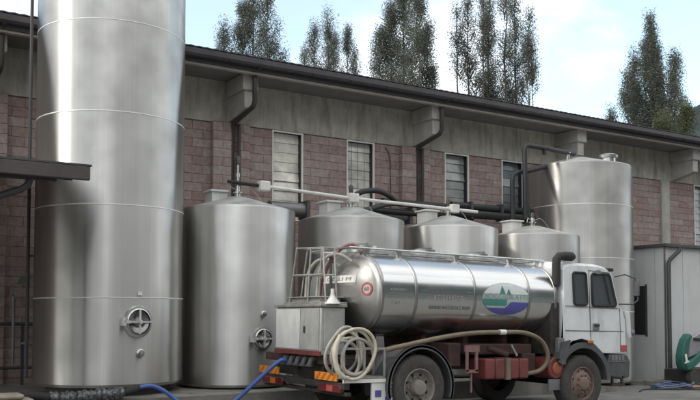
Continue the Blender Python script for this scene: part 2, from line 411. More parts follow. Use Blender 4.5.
# ------------------------------------------------------------------ factory building
BX = [2.98, 8.15, 13.30, 18.47, 23.65, 28.8]          # right faces of the roof corbels
WIN = [(8.99,9.75,'w1'), (11.03,11.79,'w2'), (14.09,14.86,'w3'), (16.10,16.86,'w4'), (24.58,25.34,'w3')]
WZ0, WZ1 = 3.86, 5.90
fb = thing('factory_building', 'long factory building of mauve block with a concrete band and overhanging dark roof', 'building', (0,0,0))
b = MB(); X0, X1, ZT = -8., 34., 5.92
cuts = [X0]
for a, c, _ in WIN: cuts += [a, c]
cuts.append(X1)
for i in range(len(cuts)-1):
    a, c = cuts[i], cuts[i+1]
    if i % 2 == 0: b.quad((a,0,-.6),(c,0,-.6),(c,0,ZT),(a,0,ZT))
    else:
        b.quad((a,0,-.6),(c,0,-.6),(c,0,WZ0),(a,0,WZ0))
        b.quad((a,0,WZ1),(c,0,WZ1),(c,0,ZT),(a,0,ZT))
b.quad((X0,0,-.6),(X0,14,-.6),(X0,14,7.6),(X0,0,6.9)); b.quad((X1,0,-.6),(X1,14,-.6),(X1,14,7.6),(X1,0,6.9)); b.quad((X0,14,-.6),(X1,14,-.6),(X1,14,7.6),(X0,14,7.6))
b.build('block_wall', M['block'], fb)
MB().box((X0,-.035,5.923),(X1,.3,6.86)).build('concrete_band', M['concrete'], fb)
b = MB()
for bx in (2.98, 8.15, 13.30, 18.47):
    for xa, xb in ((bx-.72,bx-.28),(bx-.06,bx+.17)):
        MB().box((xa,-.16,-.6),(xb,-.002,5.92)).build('pilaster', M['block'], fb, bevel=.012)
for bx in BX[4:]:
    MB().box((bx-.81,-.06,-.6),(bx-.41,-.002,5.92)).build('concrete_pilaster', M['pale_concrete'], fb)
# corbels: web with a sloping foot and a wider head
for bx in BX:
    b = MB()
    web = [(-.037,5.94),(-.45,6.02),(-.86,6.13),(-.86,6.48),(-.86,6.855),(-.037,6.855)]
    b.prism(web, bx-.30, bx-.06, axis='x')
    b.box((bx-.36,-.92,6.50),(bx,-.037,6.855))
    b.build('corbel', M['pale_concrete'], fb, bevel=.015)
MB().box((X0,-1.14,6.862),(X1,-.0,6.90)).build('soffit', M['soffit'], fb)
MB().box((X0,-1.14,6.80),(X1,-1.02,6.86)).build('eave_batten', mat('eave_batten', (.46,.42,.38), .8, var=.15), fb)
MB().box((X0,-1.19,6.84),(X1,-1.142,7.09)).build('fascia_board', M['fascia'], fb)
b = MB()
gp = [(-1.20,6.925),(-1.30,6.93),(-1.35,6.97),(-1.36,7.075),(-1.345,7.075),(-1.335,6.985),(-1.29,6.95),(-1.20,6.945)]
b.prism(gp, X0, X1, axis='x')
for i in range(42): b.box((X0+i*1.0+.3,-1.368,6.92),(X0+i*1.0+.33,-1.2,6.93))
b.build('gutter', M['gutter'], fb)
b = MB(); n = 1900; vs = []
for i in range(n+1):
    x = X0 + (X1-X0)*i/n; dz = .005*math.sin(i/n*(X1-X0)/.18*2*math.pi)
    vs += [(x,-1.30,7.115+dz),(x,14.4,7.75+dz),(x,-1.30,7.125+dz+.012),(x,14.4,7.76+dz+.012)]
b.add(vs, [(4*i,4*i+4,4*i+5,4*i+1) for i in range(n)] + [(4*i+2,4*i+3,4*i+7,4*i+6) for i in range(n)] + [(4*i,4*i+2,4*i+6,4*i+4) for i in range(n)])
b.build('roof', M['roofing'], fb, smooth=50)
# downpipes: drop from the gutter down the corbel, dog-leg back to the wall, then down
def downpipe(bx, d=.11):
    p = [(bx-.12,-1.27,6.95),(bx-.12,-1.02,6.84),(bx-.12,-1.0,6.75),(bx-.12,-1.0,6.25),(bx-.13,-.93,6.14),(bx-.24,-.25,5.93),(bx-.25,-.14,5.84),(bx-.25,-.11,5.7),(bx-.25,-.11,.5)]
    b = MB(); b.tube([Vector(q) for q in p], .055, 12)
    for z in (5.4,4.4,3.2): b.lathe([(.056,-.02),(.066,-.02),(.066,.02),(.056,.02)], 12, (bx-.25,-.11,z))
    b.build('downpipe', M['pipe_brown'], fb, smooth=50)
for bx in BX[:3]: downpipe(bx)
# second thin conduit beside the downpipes
for bx in (8.15, 13.30):
    b = MB(); b.tube([(bx-.11,-.2,5.90),(bx-.11,-.2,4.0)], .035, 10); b.build('wall_conduit', M['dark_grey'], fb, smooth=50)
# thin cable on the wall
MB().tube(smooth_path([(12.15,-.03,5.85),(12.28,-.03,5.6),(12.3,-.03,5.0),(12.3,-.03,4.0)]), .012, 6).build('wall_cable', M['dark_grey'], fb)

slat_reflect_col = {'w1': (.90,.87,.77), 'w2': (.78,.77,.70), 'w3': (.36,.38,.37), 'w4': (.24,.265,.275)}  # each window's differing sky reflection is put into its slat base colour
for i, (a, c, k) in enumerate(WIN):
    f = MB(); t = .035
    for p, q in (((a-.03,-.02,WZ0-.03),(a+t-.03,.03,WZ1+.02)), ((c-t+.03,-.02,WZ0-.03),(c+.03,.03,WZ1+.02)), ((a+t-.03,-.018,WZ1+.02-t),(c-t+.03,.028,WZ1+.018)), ((a+t-.03,-.018,WZ0-.03),(c-t+.03,.028,WZ0+.005))):
        f.box(p, q)
    fr = f.build('window', M['alu'], fb)
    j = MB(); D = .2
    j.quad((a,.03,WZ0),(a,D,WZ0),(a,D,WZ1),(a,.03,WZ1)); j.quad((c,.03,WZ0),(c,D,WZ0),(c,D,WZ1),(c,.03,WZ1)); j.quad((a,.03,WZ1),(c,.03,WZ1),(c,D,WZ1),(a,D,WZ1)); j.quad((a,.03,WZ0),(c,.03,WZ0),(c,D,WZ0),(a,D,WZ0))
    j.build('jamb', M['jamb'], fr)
    g = MB(); ns = 9; h = (WZ1-WZ0)/ns; rr = random.Random(i+4)
    gm = mat('louvre_pane_'+k, slat_reflect_col[k], .12, var=.35, vscale=2.6, spec=.7)
    for s in range(ns):
        z0 = WZ0+s*h; tilt = rr.choice([.012,.02,.03,.045])
        g.quad((a,D-.02-tilt,z0+.003),(c,D-.02-tilt,z0+.003),(c,D-.02,z0+h-.004),(a,D-.02,z0+h-.004))
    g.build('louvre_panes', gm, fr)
    bk = MB(); bk.quad((a-.02,D+.01,WZ0-.02),(c+.02,D+.01,WZ0-.02),(c+.02,D+.01,WZ1+.02),(a-.02,D+.01,WZ1+.02)); bk.build('window_back', M['alu'], fr)
    if k == 'w2':
        b = MB()
        for q in range(1,4): b.bar((a+(c-a)*q/4,D-.085,WZ0),(a+(c-a)*q/4,D-.085,WZ1),.009)
        b.build('glazing_bar', M['duct'], fr)

# ------------------------------------------------------------------ concrete loading plinth under the tanks
b = MB(); b.box((-4,-4.2,-.5),(15.75,-.17,.30))
tag(b.build('concrete_plinth', M['plinth'], bevel=.02), kind='structure')

# ------------------------------------------------------------------ steel tanks
def tank(name, label, x, y, rad, zb, zs, zapex, rings, matl, group=None, n=96, skirt=True):
    t = thing(name, label, 'storage tank', (x,y,zb), 0, group)
    h = zs-zb; b = MB()
    b.lathe([(rad-.05,0),(rad,.05),(rad,h-.035),(rad-.012,h-.012),(rad-.04,h)], n)
    b.build('shell', matl, t, smooth=40)
    b = MB(); b.lathe([(rad-.04,h+.001),(rad*.55,h+(zapex-zs)*.46),(.17,h+(zapex-zs)*.94),(.05,h+(zapex-zs))], n); b.build('cone_roof', M['cone'], t, smooth=40)
    for z in rings:
        MB().lathe([(rad-.002,z-zb-.013),(rad+.002,z-zb-.008),(rad+.002,z-zb+.008),(rad-.002,z-zb+.013)], n, caps=False).build('weld_seam', M['seam'], t, smooth=60)
    if skirt:
        MB().lathe([(rad-.22,-(zb-.302)),(rad-.2,.06)], 48).build('base_skirt', M['dark_grey'], t, smooth=60)
    return t
def manway(t, ang, z, rad, r=.24):
    """round hinged manway on the shell with a cross handle; ang in degrees around the axis"""
    a = R(ang); nrm = Vector((math.cos(a), math.sin(a), 0)); side = Vector((-math.sin(a), math.cos(a), 0)); up = Vector((0,0,1))
    c = nrm*(rad-.03) + up*z
    def W(p): return c + side*p[0] + nrm*p[1] + up*p[2]
    def ring(prof, nm, m, par):
        b = MB(); b.lathe(prof, 40, axis='y', caps=False); b.v = [tuple(W((v[0]*.98, v[1], v[2]*1.06))) for v in b.v]
        return b.build(nm, m, par, smooth=40)
    rim = ring([(r*1.22,.0),(r*1.22,.035),(r*1.16,.05),(r*1.0,.055),(r*1.0,.09),(r*.93,.10),(r*.9,.06)], 'manway', M['plain_steel'], t)
    ring([(r*.9,.05),(r*.86,.075),(r*.6,.04),(r*.3,.028),(0,.024)], 'manway_cover', M['dish_dark'], rim)
    b = MB()
    for p, q, wd in (((-r*1.05,.12,0),(r*1.05,.12,0),.03), ((0,.125,-r*.95),(0,.125,r*.98),.032)):
        b.bar(W(p), W(q), wd, .02, up=tuple(nrm))
    b.lathe([(.0,0)],3) if False else None
    b.tube([W((0,.02,0)), W((0,.17,0))], .035, 12)
    b.bar(W((-r*1.3,.03,.0)), W((-r*1.3,.14,.0)), .06, .12); b.bar(W((-r*1.35,.12,0)), W((-r*.8,.12,0)), .05, .04, up=tuple(nrm))
    b.build('manway_clamp', M['seam'], rim, smooth=40)
    return rim
def knob(t, ang, z, rad, r=.06, name='sample_valve'):
    a = R(ang); nrm = Vector((math.cos(a), math.sin(a), 0)); c = nrm*(rad-.02)+Vector((0,0,z))
    side = Vector((-math.sin(a), math.cos(a), 0))
    b = MB(); b.lathe([(r,0),(r,.045),(r*.75,.06),(r*.72,.05),(r*.55,.05),(r*.5,.09),(0,.095)], 20, axis='y')
    b.v = [tuple(c+side*v[0]+nrm*v[1]+Vector((0,0,1))*v[2]) for v in b.v]
    b.build(name, M['plain_steel'], t, smooth=40)
M['dish_dark'] = mat('manway_cover_steel', (.22,.22,.22), .18, 1, var=.3)

t1 = tank('storage_tank', 'tallest steel tank at the left, its top rising out of the picture past the roof', 4.42, -2.7, 1.257, .45, 8.6, 9.0, (6.44,4.93,3.41,1.90), M['steel'])
manway(t1, -86, 1.51-.45, 1.257, .205); knob(t1, -84, 1.0-.45, 1.257, .068)
MB().box((-.035,-.012,-.03),(.035,.012,.03)).build('rating_plate', M['plate_white'], t1, loc=(.115,-1.257,1.97-.45))
# insulated vent line climbing the left of the tall tank
b = MB(); b.tube([(-1.25,.62,.1),(-1.25,.62,8.3)], .03, 10)
for z in (2.2,4.6,6.9): b.bar((-1.25,.62,z),(-1.02,.62,z),.03)
b.build('vent_pipe', M['dark_grey'], t1, smooth=50)

def top_fittings(t, rad, zs, zapex, zb, hatch=True, pipe=.7):
    h = zapex-zb
    b = MB(); b.lathe([(.055,h-.06),(.055,h+.06),(.09,h+.06),(.09,h+.085),(.05,h+.085),(.045,h+.2),(.028,h+.2),(.028,h+pipe*.6),(.04,h+pipe*.6),(.04,h+pipe*.72),(.022,h+pipe*.74),(.022,h+pipe)], 16)
    nk = b.build('neck', M['plain_steel'], t, smooth=40)
    b = MB(); b.lathe([(.0,h+pipe),(.045,h+pipe),(.05,h+pipe+.12),(.02,h+pipe+.16),(0,h+pipe+.16)], 12); b.build('valve_head', M['pipe_brown'], nk, smooth=40)
    # little handle and sensor wires
    b = MB(); b.tube(smooth_path([(.03,-.02,h+.12),(.22,-.06,h+.17),(.42,-.1,h-.02),(.52,-.12,h-.2)]), .008, 6); b.tube([(-.03,0,h+.13),(-.16,-.02,h+.17),(-.2,-.02,h+.06)], .012, 6)
    b.build('sensor_wire', M['dull_steel'], nk, smooth=50)
    if hatch:
        b = MB(); b.box((-.42,.25,h-.22),(-.10,.60,h+.10)); b.box((-.46,.21,h+.101),(-.06,.64,h+.14))
        b.build('hatch_box', M['white_panel'], t, bevel=.008)
lab = ['second steel tank from the left, manway close to the tanker cabinet',
       'third steel tank from the left, behind the ladder frame of the tanker',
       'fourth steel tank from the left, behind the middle of the tanker barrel',
       'small partly hidden steel tank in front of the wide ringed one at the right']
ts = []
for i, x in enumerate((6.85, 9.42, 11.99, 14.57)):
    zs = (3.60,3.56,3.53,3.49)[i]; za = (3.88,3.86,3.84,3.76)[i]
    t = tank('storage_tank', lab[i], x, -2.7, 1.10, .33, zs, za, (), M['steel'] if i in (0,2) else M['steel_old'], 'steel tanks in a row along the wall')
    top_fittings(t, 1.1, zs, za, .33, pipe=(.62,.30,.22,.16)[i])
    ts.append(t)
manway(ts[0], -90.5, 1.2-.33, 1.1, .165); knob(ts[0], -89.4, 1.64-.33, 1.1, .055)
t6 = tank('storage_tank', 'wide ringed steel tank at the right, behind the truck cab and beside the shed', 17.21, -1.75, 1.366, gz(17)+.06, 5.50, 5.83, (4.41,3.05,1.7), M['steel_old'], skirt=False)
zb6 = gz(17)+.06
b = MB(); b.lathe([(.2,5.62-zb6),(.2,5.80-zb6),(.26,5.80-zb6),(.27,5.86-zb6),(.2,5.90-zb6),(0,5.93-zb6)], 28, (.66,-.42,0)); b.bar((.42,-.42,5.86-zb6),(.9,-.42,5.86-zb6),.05)
b.build('roof_manhole', M['plain_steel'], t6, smooth=40)
b = MB(); b.lathe([(.05,5.6-zb6),(.05,5.83-zb6),(.08,5.83-zb6),(.08,5.86-zb6),(0,5.87-zb6)], 16, (-.62,-.2,0)); b.build('neck', M['plain_steel'], t6, smooth=40)

# ------------------------------------------------------------------ pipes above the tanks
tp = thing('conduit_run', 'white cable conduit with pale junction boxes running just above the tank tops', 'conduit', (6.65,-2.75,4.0))
def rel(o, pts): return [Vector(p)-o.location for p in pts]
MB().tube(rel(tp, [(7.45,-2.75,4.115),(9.35,-2.75,4.035),(11.95,-2.75,3.985),(12.8,-2.75,3.97)]), .034, 12).build('white_tube', M['white_plastic'], tp, smooth=50)
MB().tube(rel(tp, [(6.62,-2.75,4.15),(7.30,-2.75,4.12)]), .035, 12).build('black_tube', M['black_rubber'], tp, smooth=50)
for x, z in ((7.37,4.11),(9.42,4.03),(12.1,3.99)):
    MB().box((x-.11-tp.location.x,-.10,z-.09-4.0),(x+.11-tp.location.x,.08,z+.10-4.0)).build('junction_box', M['white_plastic'], tp, bevel=.02)

def pipe_thing(name, label, cat, runs, m, group=None):
    o = thing(name, label, cat, runs[0][0][0], 0, group)
    for pts, r, nm in runs:
        MB().tube(rel(o, pts), r, 14).build(nm, m, o, smooth=50)
    return o
pb = thing('insulated_pipe_bundle', 'bundle of thick black lagged pipes lying level behind the tops of the middle tanks', 'pipes', (13.1,-1.5,4.2))
for z, y, r, xa, xb in ((4.29,-1.5,.085,13.05,15.75),(4.10,-1.55,.10,13.05,15.75),(4.27,-1.25,.08,11.2,13.2),(4.06,-1.2,.07,11.0,14.0)):
    MB().tube(rel(pb, [(xa,y,z),(xa+.8,y,z-.01),(xb,y,z)]), r, 14).build('lagged_pipe', M['insul'], pb, smooth=50)
for x in (13.6,14.6,15.5): MB().box((x-13.1,-.12,-.22),(x-13.1+.06,.12,.20)).build('pipe_clamp', M['dark_grey'], pb)
ph = thing('lagged_hose', 'black lagged hose arching over the third tank just above the conduit', 'hose', (10.0,-2.0,4.3))
MB().tube(smooth_path(rel(ph, [(9.95,-2.0,4.22),(10.2,-2.0,4.33),(10.6,-1.95,4.38),(11.0,-1.85,4.30),(11.3,-1.7,4.18)])), .06, 12).build('upper_length', M['insul'], ph, smooth=50)
MB().tube(smooth_path(rel(ph, [(9.9,-2.35,3.83),(10.3,-2.2,3.95),(10.8,-2.0,4.08),(11.25,-1.8,4.16),(11.7,-1.6,4.18)])), .055, 12).build('lower_length', M['insul'], ph, smooth=50)
p6 = thing('lagged_riser_pipes', 'two black lagged riser pipes turning over onto the wide ringed tank at the right', 'pipes', (14.6,-2.1,4.0))
MB().tube(rel(p6, [(14.83,-2.2,3.98),(14.83,-2.2,5.70),(14.86,-2.2,5.79),(14.95,-2.2,5.82),(15.7,-2.15,5.83),(15.9,-2.1,5.83),(16.9,-1.9,5.86)]), .06, 12).build('tall_riser', M['insul'], p6, smooth=50)
MB().tube(rel(p6, [(14.50,-2.1,3.98),(14.50,-2.1,4.92),(14.53,-2.1,5.05),(14.63,-2.1,5.12),(15.2,-2.0,5.25),(15.85,-1.9,5.42)]), .06, 12).build('short_riser', M['insul'], p6, smooth=50)
MB().tube(rel(p6, [(15.55,-2.15,5.83),(15.55,-2.15,5.66)]), .05, 12).build('drain_stub', M['insul'], p6, smooth=50)
d1 = thing('air_duct', 'dark grey rounded duct under the pale louvred window, between two tanks', 'duct', (8.8,-1.0,3.95), 0, 'grey ducts behind the tank tops')
MB().lathe([(.16,-.42),(.16,.42)], 24, axis='x').build('barrel', M['duct'], d1, smooth=50); MB().box((.42,-.2,-.2),(.5,.2,.2)).build('end_flange', M['dark_grey'], d1)
d2 = copy_tree(d1); d2.location = (11.62,-1.0,4.0); tag(d2, 'grey rounded duct between the third and fourth tank tops, below the black hose')

# ------------------------------------------------------------------ tanker truck
TX, TY = 7.95, -5.72
tr = thing('tanker_truck', 'white cabbed milk tanker truck with a polished barrel, oval emblem and red chassis boxes', 'truck', (TX,TY,0), 0)
tr.rotation_euler = (0, R(1.0), 0)
BA, BB, BW, BN = 1.10, .67, 1.95, 2.5       # barrel half width, half height, centre height, roundness
def sup(t, s=1., k=0.):
    c, sn = math.cos(t), math.sin(t)
    return ((BA*s+k)*math.copysign(abs(c)**(2/BN), c), BW+(BB*s+k)*math.copysign(abs(sn)**(2/BN), sn))
def rings_mesh(st, n=96):
    b = MB(); vs = []
    for u, s, k in st:
        for j in range(n):
            v, w_ = sup(2*math.pi*j/n, s, k); vs.append((u, v, w_))
    fs = [(i*n+j, i*n+(j+1)%n, (i+1)*n+(j+1)%n, (i+1)*n+j) for i in range(len(st)-1) for j in range(n)]
    fs.append(tuple(range(n))[::-1]); fs.append(tuple((len(st)-1)*n+j for j in range(n)))
    return b.add(vs, fs)
U0, U1 = -.61, 3.07
rings_mesh([(U0,1,0),(U0+.3,1,0),(1.2,1,0),(U1-.3,1,0),(U1,1,0)]).build('tank_barrel', M['barrel'], tr, smooth=50)
barrel = bpy.data.objects['tank_barrel']
ss = [1,.99,.965,.92,.86,.78,.66,.5,.3,.1,.01]
prof = lambda s: .07*math.sqrt(max(0,1-((s-.90)/.10)**2)) if s > .90 else .07+.24*(1-(s/.90)**2)
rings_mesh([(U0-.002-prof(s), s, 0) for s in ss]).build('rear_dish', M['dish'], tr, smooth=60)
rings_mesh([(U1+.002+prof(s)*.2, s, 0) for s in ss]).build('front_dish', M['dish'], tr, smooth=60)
for u in (U0, .03, 1.23, 2.44, U1):
    rings_mesh([(u-.028,1,-.001),(u-.022,1,.012),(u+.022,1,.012),(u+.028,1,-.001)]).build('barrel_band', M['band'], tr, smooth=40)
def side(u, w_, off=.004):
    r = min(abs(w_-BW)/BB, .999); return (u, -(BA*(1-r**BN)**(1/BN)) - off, w_)
def side_strip(b, u0, u1, w0, w1, off=.004, n=1, mi=0):
    k = max(1, int((u1-u0)/.3))
    for i in range(k):
        a, c = u0+(u1-u0)*i/k, u0+(u1-u0)*(i+1)/k
        b.quad(side(a,w0,off), side(c,w0,off), side(c,w1,off), side(a,w1,off), mi)
b = MB()
for u0, u1 in ((-.5,-.06),(-.06,-.035),(.08,.26),(1.06,1.2),(1.26,1.40),(2.5,2.98)):
    side_strip(b, u0, u1, 1.945, 1.963)
for u0, u1 in ((-.5,-.17),(-.12,-.035),(.08,.24),(1.06,1.2),(1.26,1.40),(2.5,2.76),(2.82,2.98)):
    side_strip(b, u0, u1, 1.885, 1.903)
for u0, u1 in ((.12,.26),(1.04,1.2)): side_strip(b, u0, u1, 2.0, 2.015)
b.build('side_stripes', M['mark_green'], tr)

def text_faces(s, size, bold=0):
    cu = bpy.data.curves.new('t', 'FONT'); cu.body = s; cu.size = size; cu.offset = bold; cu.resolution_u = 3; cu.align_x = 'CENTER'; cu.align_y = 'CENTER'
    o = bpy.data.objects.new('t', cu); COL.objects.link(o)
    dg = bpy.context.evaluated_depsgraph_get(); me = o.evaluated_get(dg).to_mesh()
    me.calc_loop_triangles()
    v = [tuple(p.co) for p in me.vertices]; f = [tuple(t.vertices) for t in me.loop_triangles]
    bpy.data.objects.remove(o); bpy.data.curves.remove(cu)
    return v, f
def lettering(s, size, uc, wc, m, width=None, bold=.0, off=.006, name='lettering', parent=None):
    v, f = text_faces(s, size, bold)
    x0 = min(p[0] for p in v); x1 = max(p[0] for p in v); k = (width/(x1-x0)) if width else 1
    b = MB(); b.add([side(uc+p[0]*k, wc+p[1], off) for p in v], f)
    return b.build(name, m, parent or tr)
lettering('AZIENDA AGRICOLA', .05, -.31, 2.01, M['mark_soft'], width=.32)
lettering('SERVIZIO RACCOLTA E TRASP.', .075, .72, 1.745, M['mark_grey'], width=.86, bold=.002)
lettering('CAP', .09, -.36, 1.80, M['mark_soft'], width=.16)
# big faded ghost lettering on the middle panel
b = MB(); lettering('LATTE FRESCO', .12, .64, 1.90, M['mark_soft'], width=.66)
# oval emblem
LC, LH, LWD = (1.92, 1.925), .27, .54
b = MB(); nu, nw = 150, 84
def region(x, y):        # x, y in -1..1 inside the oval
    rr = x*x+y*y
    if rr > 1: return None
    if rr > .955: return 3 if y > -.1 else (1 if x < 0 and y > -.5 else 2)
    yb = -.42 + .0*x
    sw = -.30-.18*math.cos((x+.1)*1.2)                # swoosh between green field and blue water
    if y < -.02:
        top_blue = -.56 if x < -.05 else (-.56+.36*min(1,(x+.05)/.22))
        if y < top_blue: return 2
        if y < top_blue+.10: return 3
        if x < .02 and y < -.06: return 1
        return 3 if x > .02 else 1
    # two pointed trees
    for cxm, hw, y0, y1 in ((-.17,.13,.28,.86),(.09,.11,.24,.66)):
        if y0 < y < y1 and abs(x-cxm) < hw*(y1-y)/(y1-y0): return 1
    return 0 if y > .3 else 3
for i in range(nu):
    for j in range(nw):
        x, y = (i+.5)/nu*2-1, (j+.5)/nw*2-1; k = region(x, y)
        if k is None: continue
        q = [side(LC[0]+LWD*(2*a/nu-1), LC[1]+LH*(2*c/nw-1), .005) for a, c in ((i,j),(i+1,j),(i+1,j+1),(i,j+1))]
        b.quad(*q, k)
em = b.build('emblem', [M['logo_white'],M['logo_green'],M['logo_blue'],M['logo_pale']], tr, smooth=60)
lettering('MOCCADILATTE', .115, LC[0], LC[1]+.035, M['emblem_text'], width=1.0, bold=.002, off=.009, name='emblem_lettering', parent=em)

# top rails, walkway and lids
rl = MB()
for v in (-.60, .60):
    rl.tube([(-.92,v,2.66),(3.28,v,2.66)], .024, 10)
    for u in (-.6,.03,1.23,2.44,3.1):
        rl.prism([(u-.07,2.66),(u+.07,2.66),(u,2.50)], v-.02, v+.02, axis='y')
for u in (-.9, 3.26): rl.tube([(u,-.6,2.66),(u,.6,2.66)], .02, 8)
rl.build('walkway_rail', M['plain_steel'], tr, smooth=50)
MB().box((-.5,-.34,2.615),(3.1,.34,2.655)).build('walkway', M['dull_steel'], tr)
for u in (-.3, 1.0, 2.2):
    b = MB(); b.lathe([(.24,2.64),(.24,2.72),(.27,2.72),(.27,2.75),(.12,2.79),(0,2.80)], 24, (u,0,0)); b.bar((u-.05,-.25,2.77),(u+.05,.25,2.79),.04)
    b.build('manhole_lid', M['plain_steel'], tr, smooth=40)

# dished end furniture: plate with letters, round speed sign, breather pipe
def on_dish(v, w_, off=.006):
    rv, rw = abs(v)/BA, abs(w_-BW)/BB; s = min((rv**BN+rw**BN)**(1/BN), .999)
    return (U0-.002-prof(s)-off, v, w_)
b = MB(); n = 14
for i in range(n):
    va, vb = .36-1.0*i/n, .36-1.0*(i+1)/n
    b.quad(on_dish(va,2.115), on_dish(vb,2.115), on_dish(vb,2.235), on_dish(va,2.235))
pl = b.build('letter_plate', M['plate_white'], tr)
v, f = text_faces('F. OCLLI M', .095, .0); x0 = min(p[0] for p in v); x1 = max(p[0] for p in v)
MB().add([on_dish(-.14-(p[0]-(x0+x1)/2)*.8/(x1-x0), 2.175+p[1]*.85, .012) for p in v], f).build('plate_letters', M['mark_grey'], pl)
def disc_dish(vc, wc, r0, r1, off):
    b = MB(); n = 40
    for i in range(n):
        a, c = 2*math.pi*i/n, 2*math.pi*(i+1)/n
        P = lambda r, t: on_dish(vc+r*math.cos(t)*.9, wc+r*math.sin(t), off)
        b.quad(P(r0,a), P(r1,a), P(r1,c), P(r0,c))
    return b
sg = disc_dish(-.86, 2.01, .0, .10, .008).build('speed_sign', M['plate_pink'], tr)
disc_dish(-.86, 2.01, .075, .105, .012).build('sign_ring', M['sign_red'], sg)
v, f = text_faces('60', .085, .0)
MB().add([on_dish(-.86-p[0], 2.01+p[1], .014) for p in v], f).build('sign_digits', M['dark_letter'], sg)
MB().tube(smooth_path([(-1.02,.12,1.85),(-1.03,.05,2.1),(-1.0,-.12,2.4),(-.9,-.25,2.62),(-.78,-.34,2.72),(-.68,-.42,2.72),(-.62,-.5,2.6)]), .03, 10).build('breather_pipe', M['red_pipe'], tr, smooth=60)
MB().tube([(-1.0,-.18,2.55),(-1.0,-.22,1.75)], .022, 8).build('drop_pipe', M['dark_grey'], tr, smooth=60)

# rear pump cabinet
cabx0, cabx1 = -1.42, -.98
b = MB(); b.box((cabx0,-.62,.98),(cabx1,.84,1.72)); cbn = b.build('pump_cabinet', M['cab_paint'], tr, bevel=.02)
MB().box((cabx0-.03,-.65,1.722),(cabx1+.02,.87,1.765)).build('cabinet_lid', M['dull_steel'], cbn, bevel=.006)
MB().box((cabx0-.012,.02,1.06),(cabx0-.002,.82,1.69)).build('cabinet_panel', M['white_panel'], cbn, bevel=.004)
b = MB(); b.box((cabx0-.014,-.58,1.06),(cabx0-.002,-.01,1.69)); dr = b.build('cabinet_door', M['cab_paint'], cbn, bevel=.004)
MB().box((cabx0-.035,-.17,1.32),(cabx0-.014,-.13,1.42)).build('door_latch', M['dark_grey'], cbn)
MB().box((cabx0-.02,-.64,.975),(cabx0-.002,.85,1.045)).build('red_stripe', M['red'], cbn)
MB().box((-1.36,-.634,1.08),(-1.04,-.622,1.66)).build('side_panel', M['cab_paint'], cbn, bevel=.004)
b = MB(); b.box((-1.40,-.58,1.767),(-.92,.62,1.80)); b.box((-1.33,-.42,1.80),(-.95,.5,1.87)); b.box((-1.38,-.48,1.87),(-.92,.56,1.89))
b.build('top_platform', M['dull_steel'], tr, bevel=.006)
b = MB(); b.lathe([(.125,1.80),(.12,1.82),(.05,1.90),(.03,1.95),(.03,2.03),(0,2.035)], 20, (-1.22,-.62+.0,-.03)); b.build('white_cone', M['white_plastic'], tr, smooth=40)
# ladder guard frame of thin pale tubes
g = MB()
for u, dv in ((-1.36,0),(-1.16,.0)):
    P = [(u,.50,1.80),(u+.02,.32,2.68),(u+.02,-.52,2.64),(u+.02,-.62,1.80)]
    g.tube(P, .014, 8); g.tube([(u+.01,.40,2.24),(u+.01,-.57,2.22)], .014, 8)
    g.tube([(u,-.10,1.82),(u+.02,-.14,2.66)], .015, 8)
for v_, w_ in ((.32,2.68),(-.52,2.64),(.40,2.24)): g.tube([(-1.35,v_,w_),(-1.14,v_,w_)], .012, 8)
g.build('ladder_guard', M['guard'], tr, smooth=60)
g = MB()
for dv, top in ((.28,2.50),(-.08,2.56)):
    g.tube(smooth_path([(-1.15,dv+.06,1.85),(-1.13,dv+.04,2.25),(-1.08,dv-.08,top-.06),(-1.02,dv-.22,top),(-.95,dv-.38,top-.02),(-.85,dv-.5,top-.12)]), .026, 10)
g.build('handrail_loop', M['grey_hose'], tr, smooth=60)

# rear bumper, hatched boards, lamps, outlets
b = MB(); b.box((-1.36,-1.22,.50),(-1.26,1.5,.60)); b.box((-1.30,-1.2,.40),(-1.22,1.48,.46)); rb = b.build('rear_bumper', M['chassis'], tr, bevel=.01)
b = MB(); b.box((-1.32,-1.05,.84),(-1.2,1.4,.97)); b.build('rear_crossbeam', M['redbrown'], tr, bevel=.01)
for (va, vb) in ((1.50,.80),(-.40,-1.05)):
    b = MB(); w0, w1 = .615, .735; n = 8
    b.box((-1.385,vb,w0),(-1.365,va,w1))
    brd = b.build('hatched_board', M['orange'], tr)
    s = MB()
    for i in range(4):
        t0 = va-(va-vb)*(i*.25+.02); d = (va-vb)*.11
        s.quad((-1.388,t0,w0+.005),(-1.388,t0-d,w0+.005),(-1.388,max(vb+.005,t0-d-.12),w1-.005),(-1.388,max(vb+.005,t0-.12),w1-.005))
    s.build('board_stripes', M['orange_dark'], brd)
for (va, vb) in ((1.42,.7),(-.46,-1.12)):
    b = MB(); b.box((-1.37,vb,.445),(-1.29,va,.565)); lm = b.build('tail_lamp', M['red_lamp'], tr, bevel=.012)
    m_ = va-(va-vb)*.55; MB().box((-1.374,m_-.09,.46),(-1.36,m_+.09,.55)).build('lamp_lens', M['orange_dark'] if va > 0 else M['sign_red'], lm)
b = MB()
for i in range(5):
    v_ = .52-.21*i; b.tube([(-1.25,v_,.93),(-1.40,v_,.90),(-1.44,v_,.80)], .05, 12); b.lathe([(.07,.80),(.07,.83)], 12, (-1.43,v_,0))
b.build('outlet_valve', M['dark_grey'], tr, smooth=50)
b = MB(); b.box((-1.2,-.9,.62),(-.9,1.2,.95)); b.build('rear_frame_box', M['chassis'], tr)

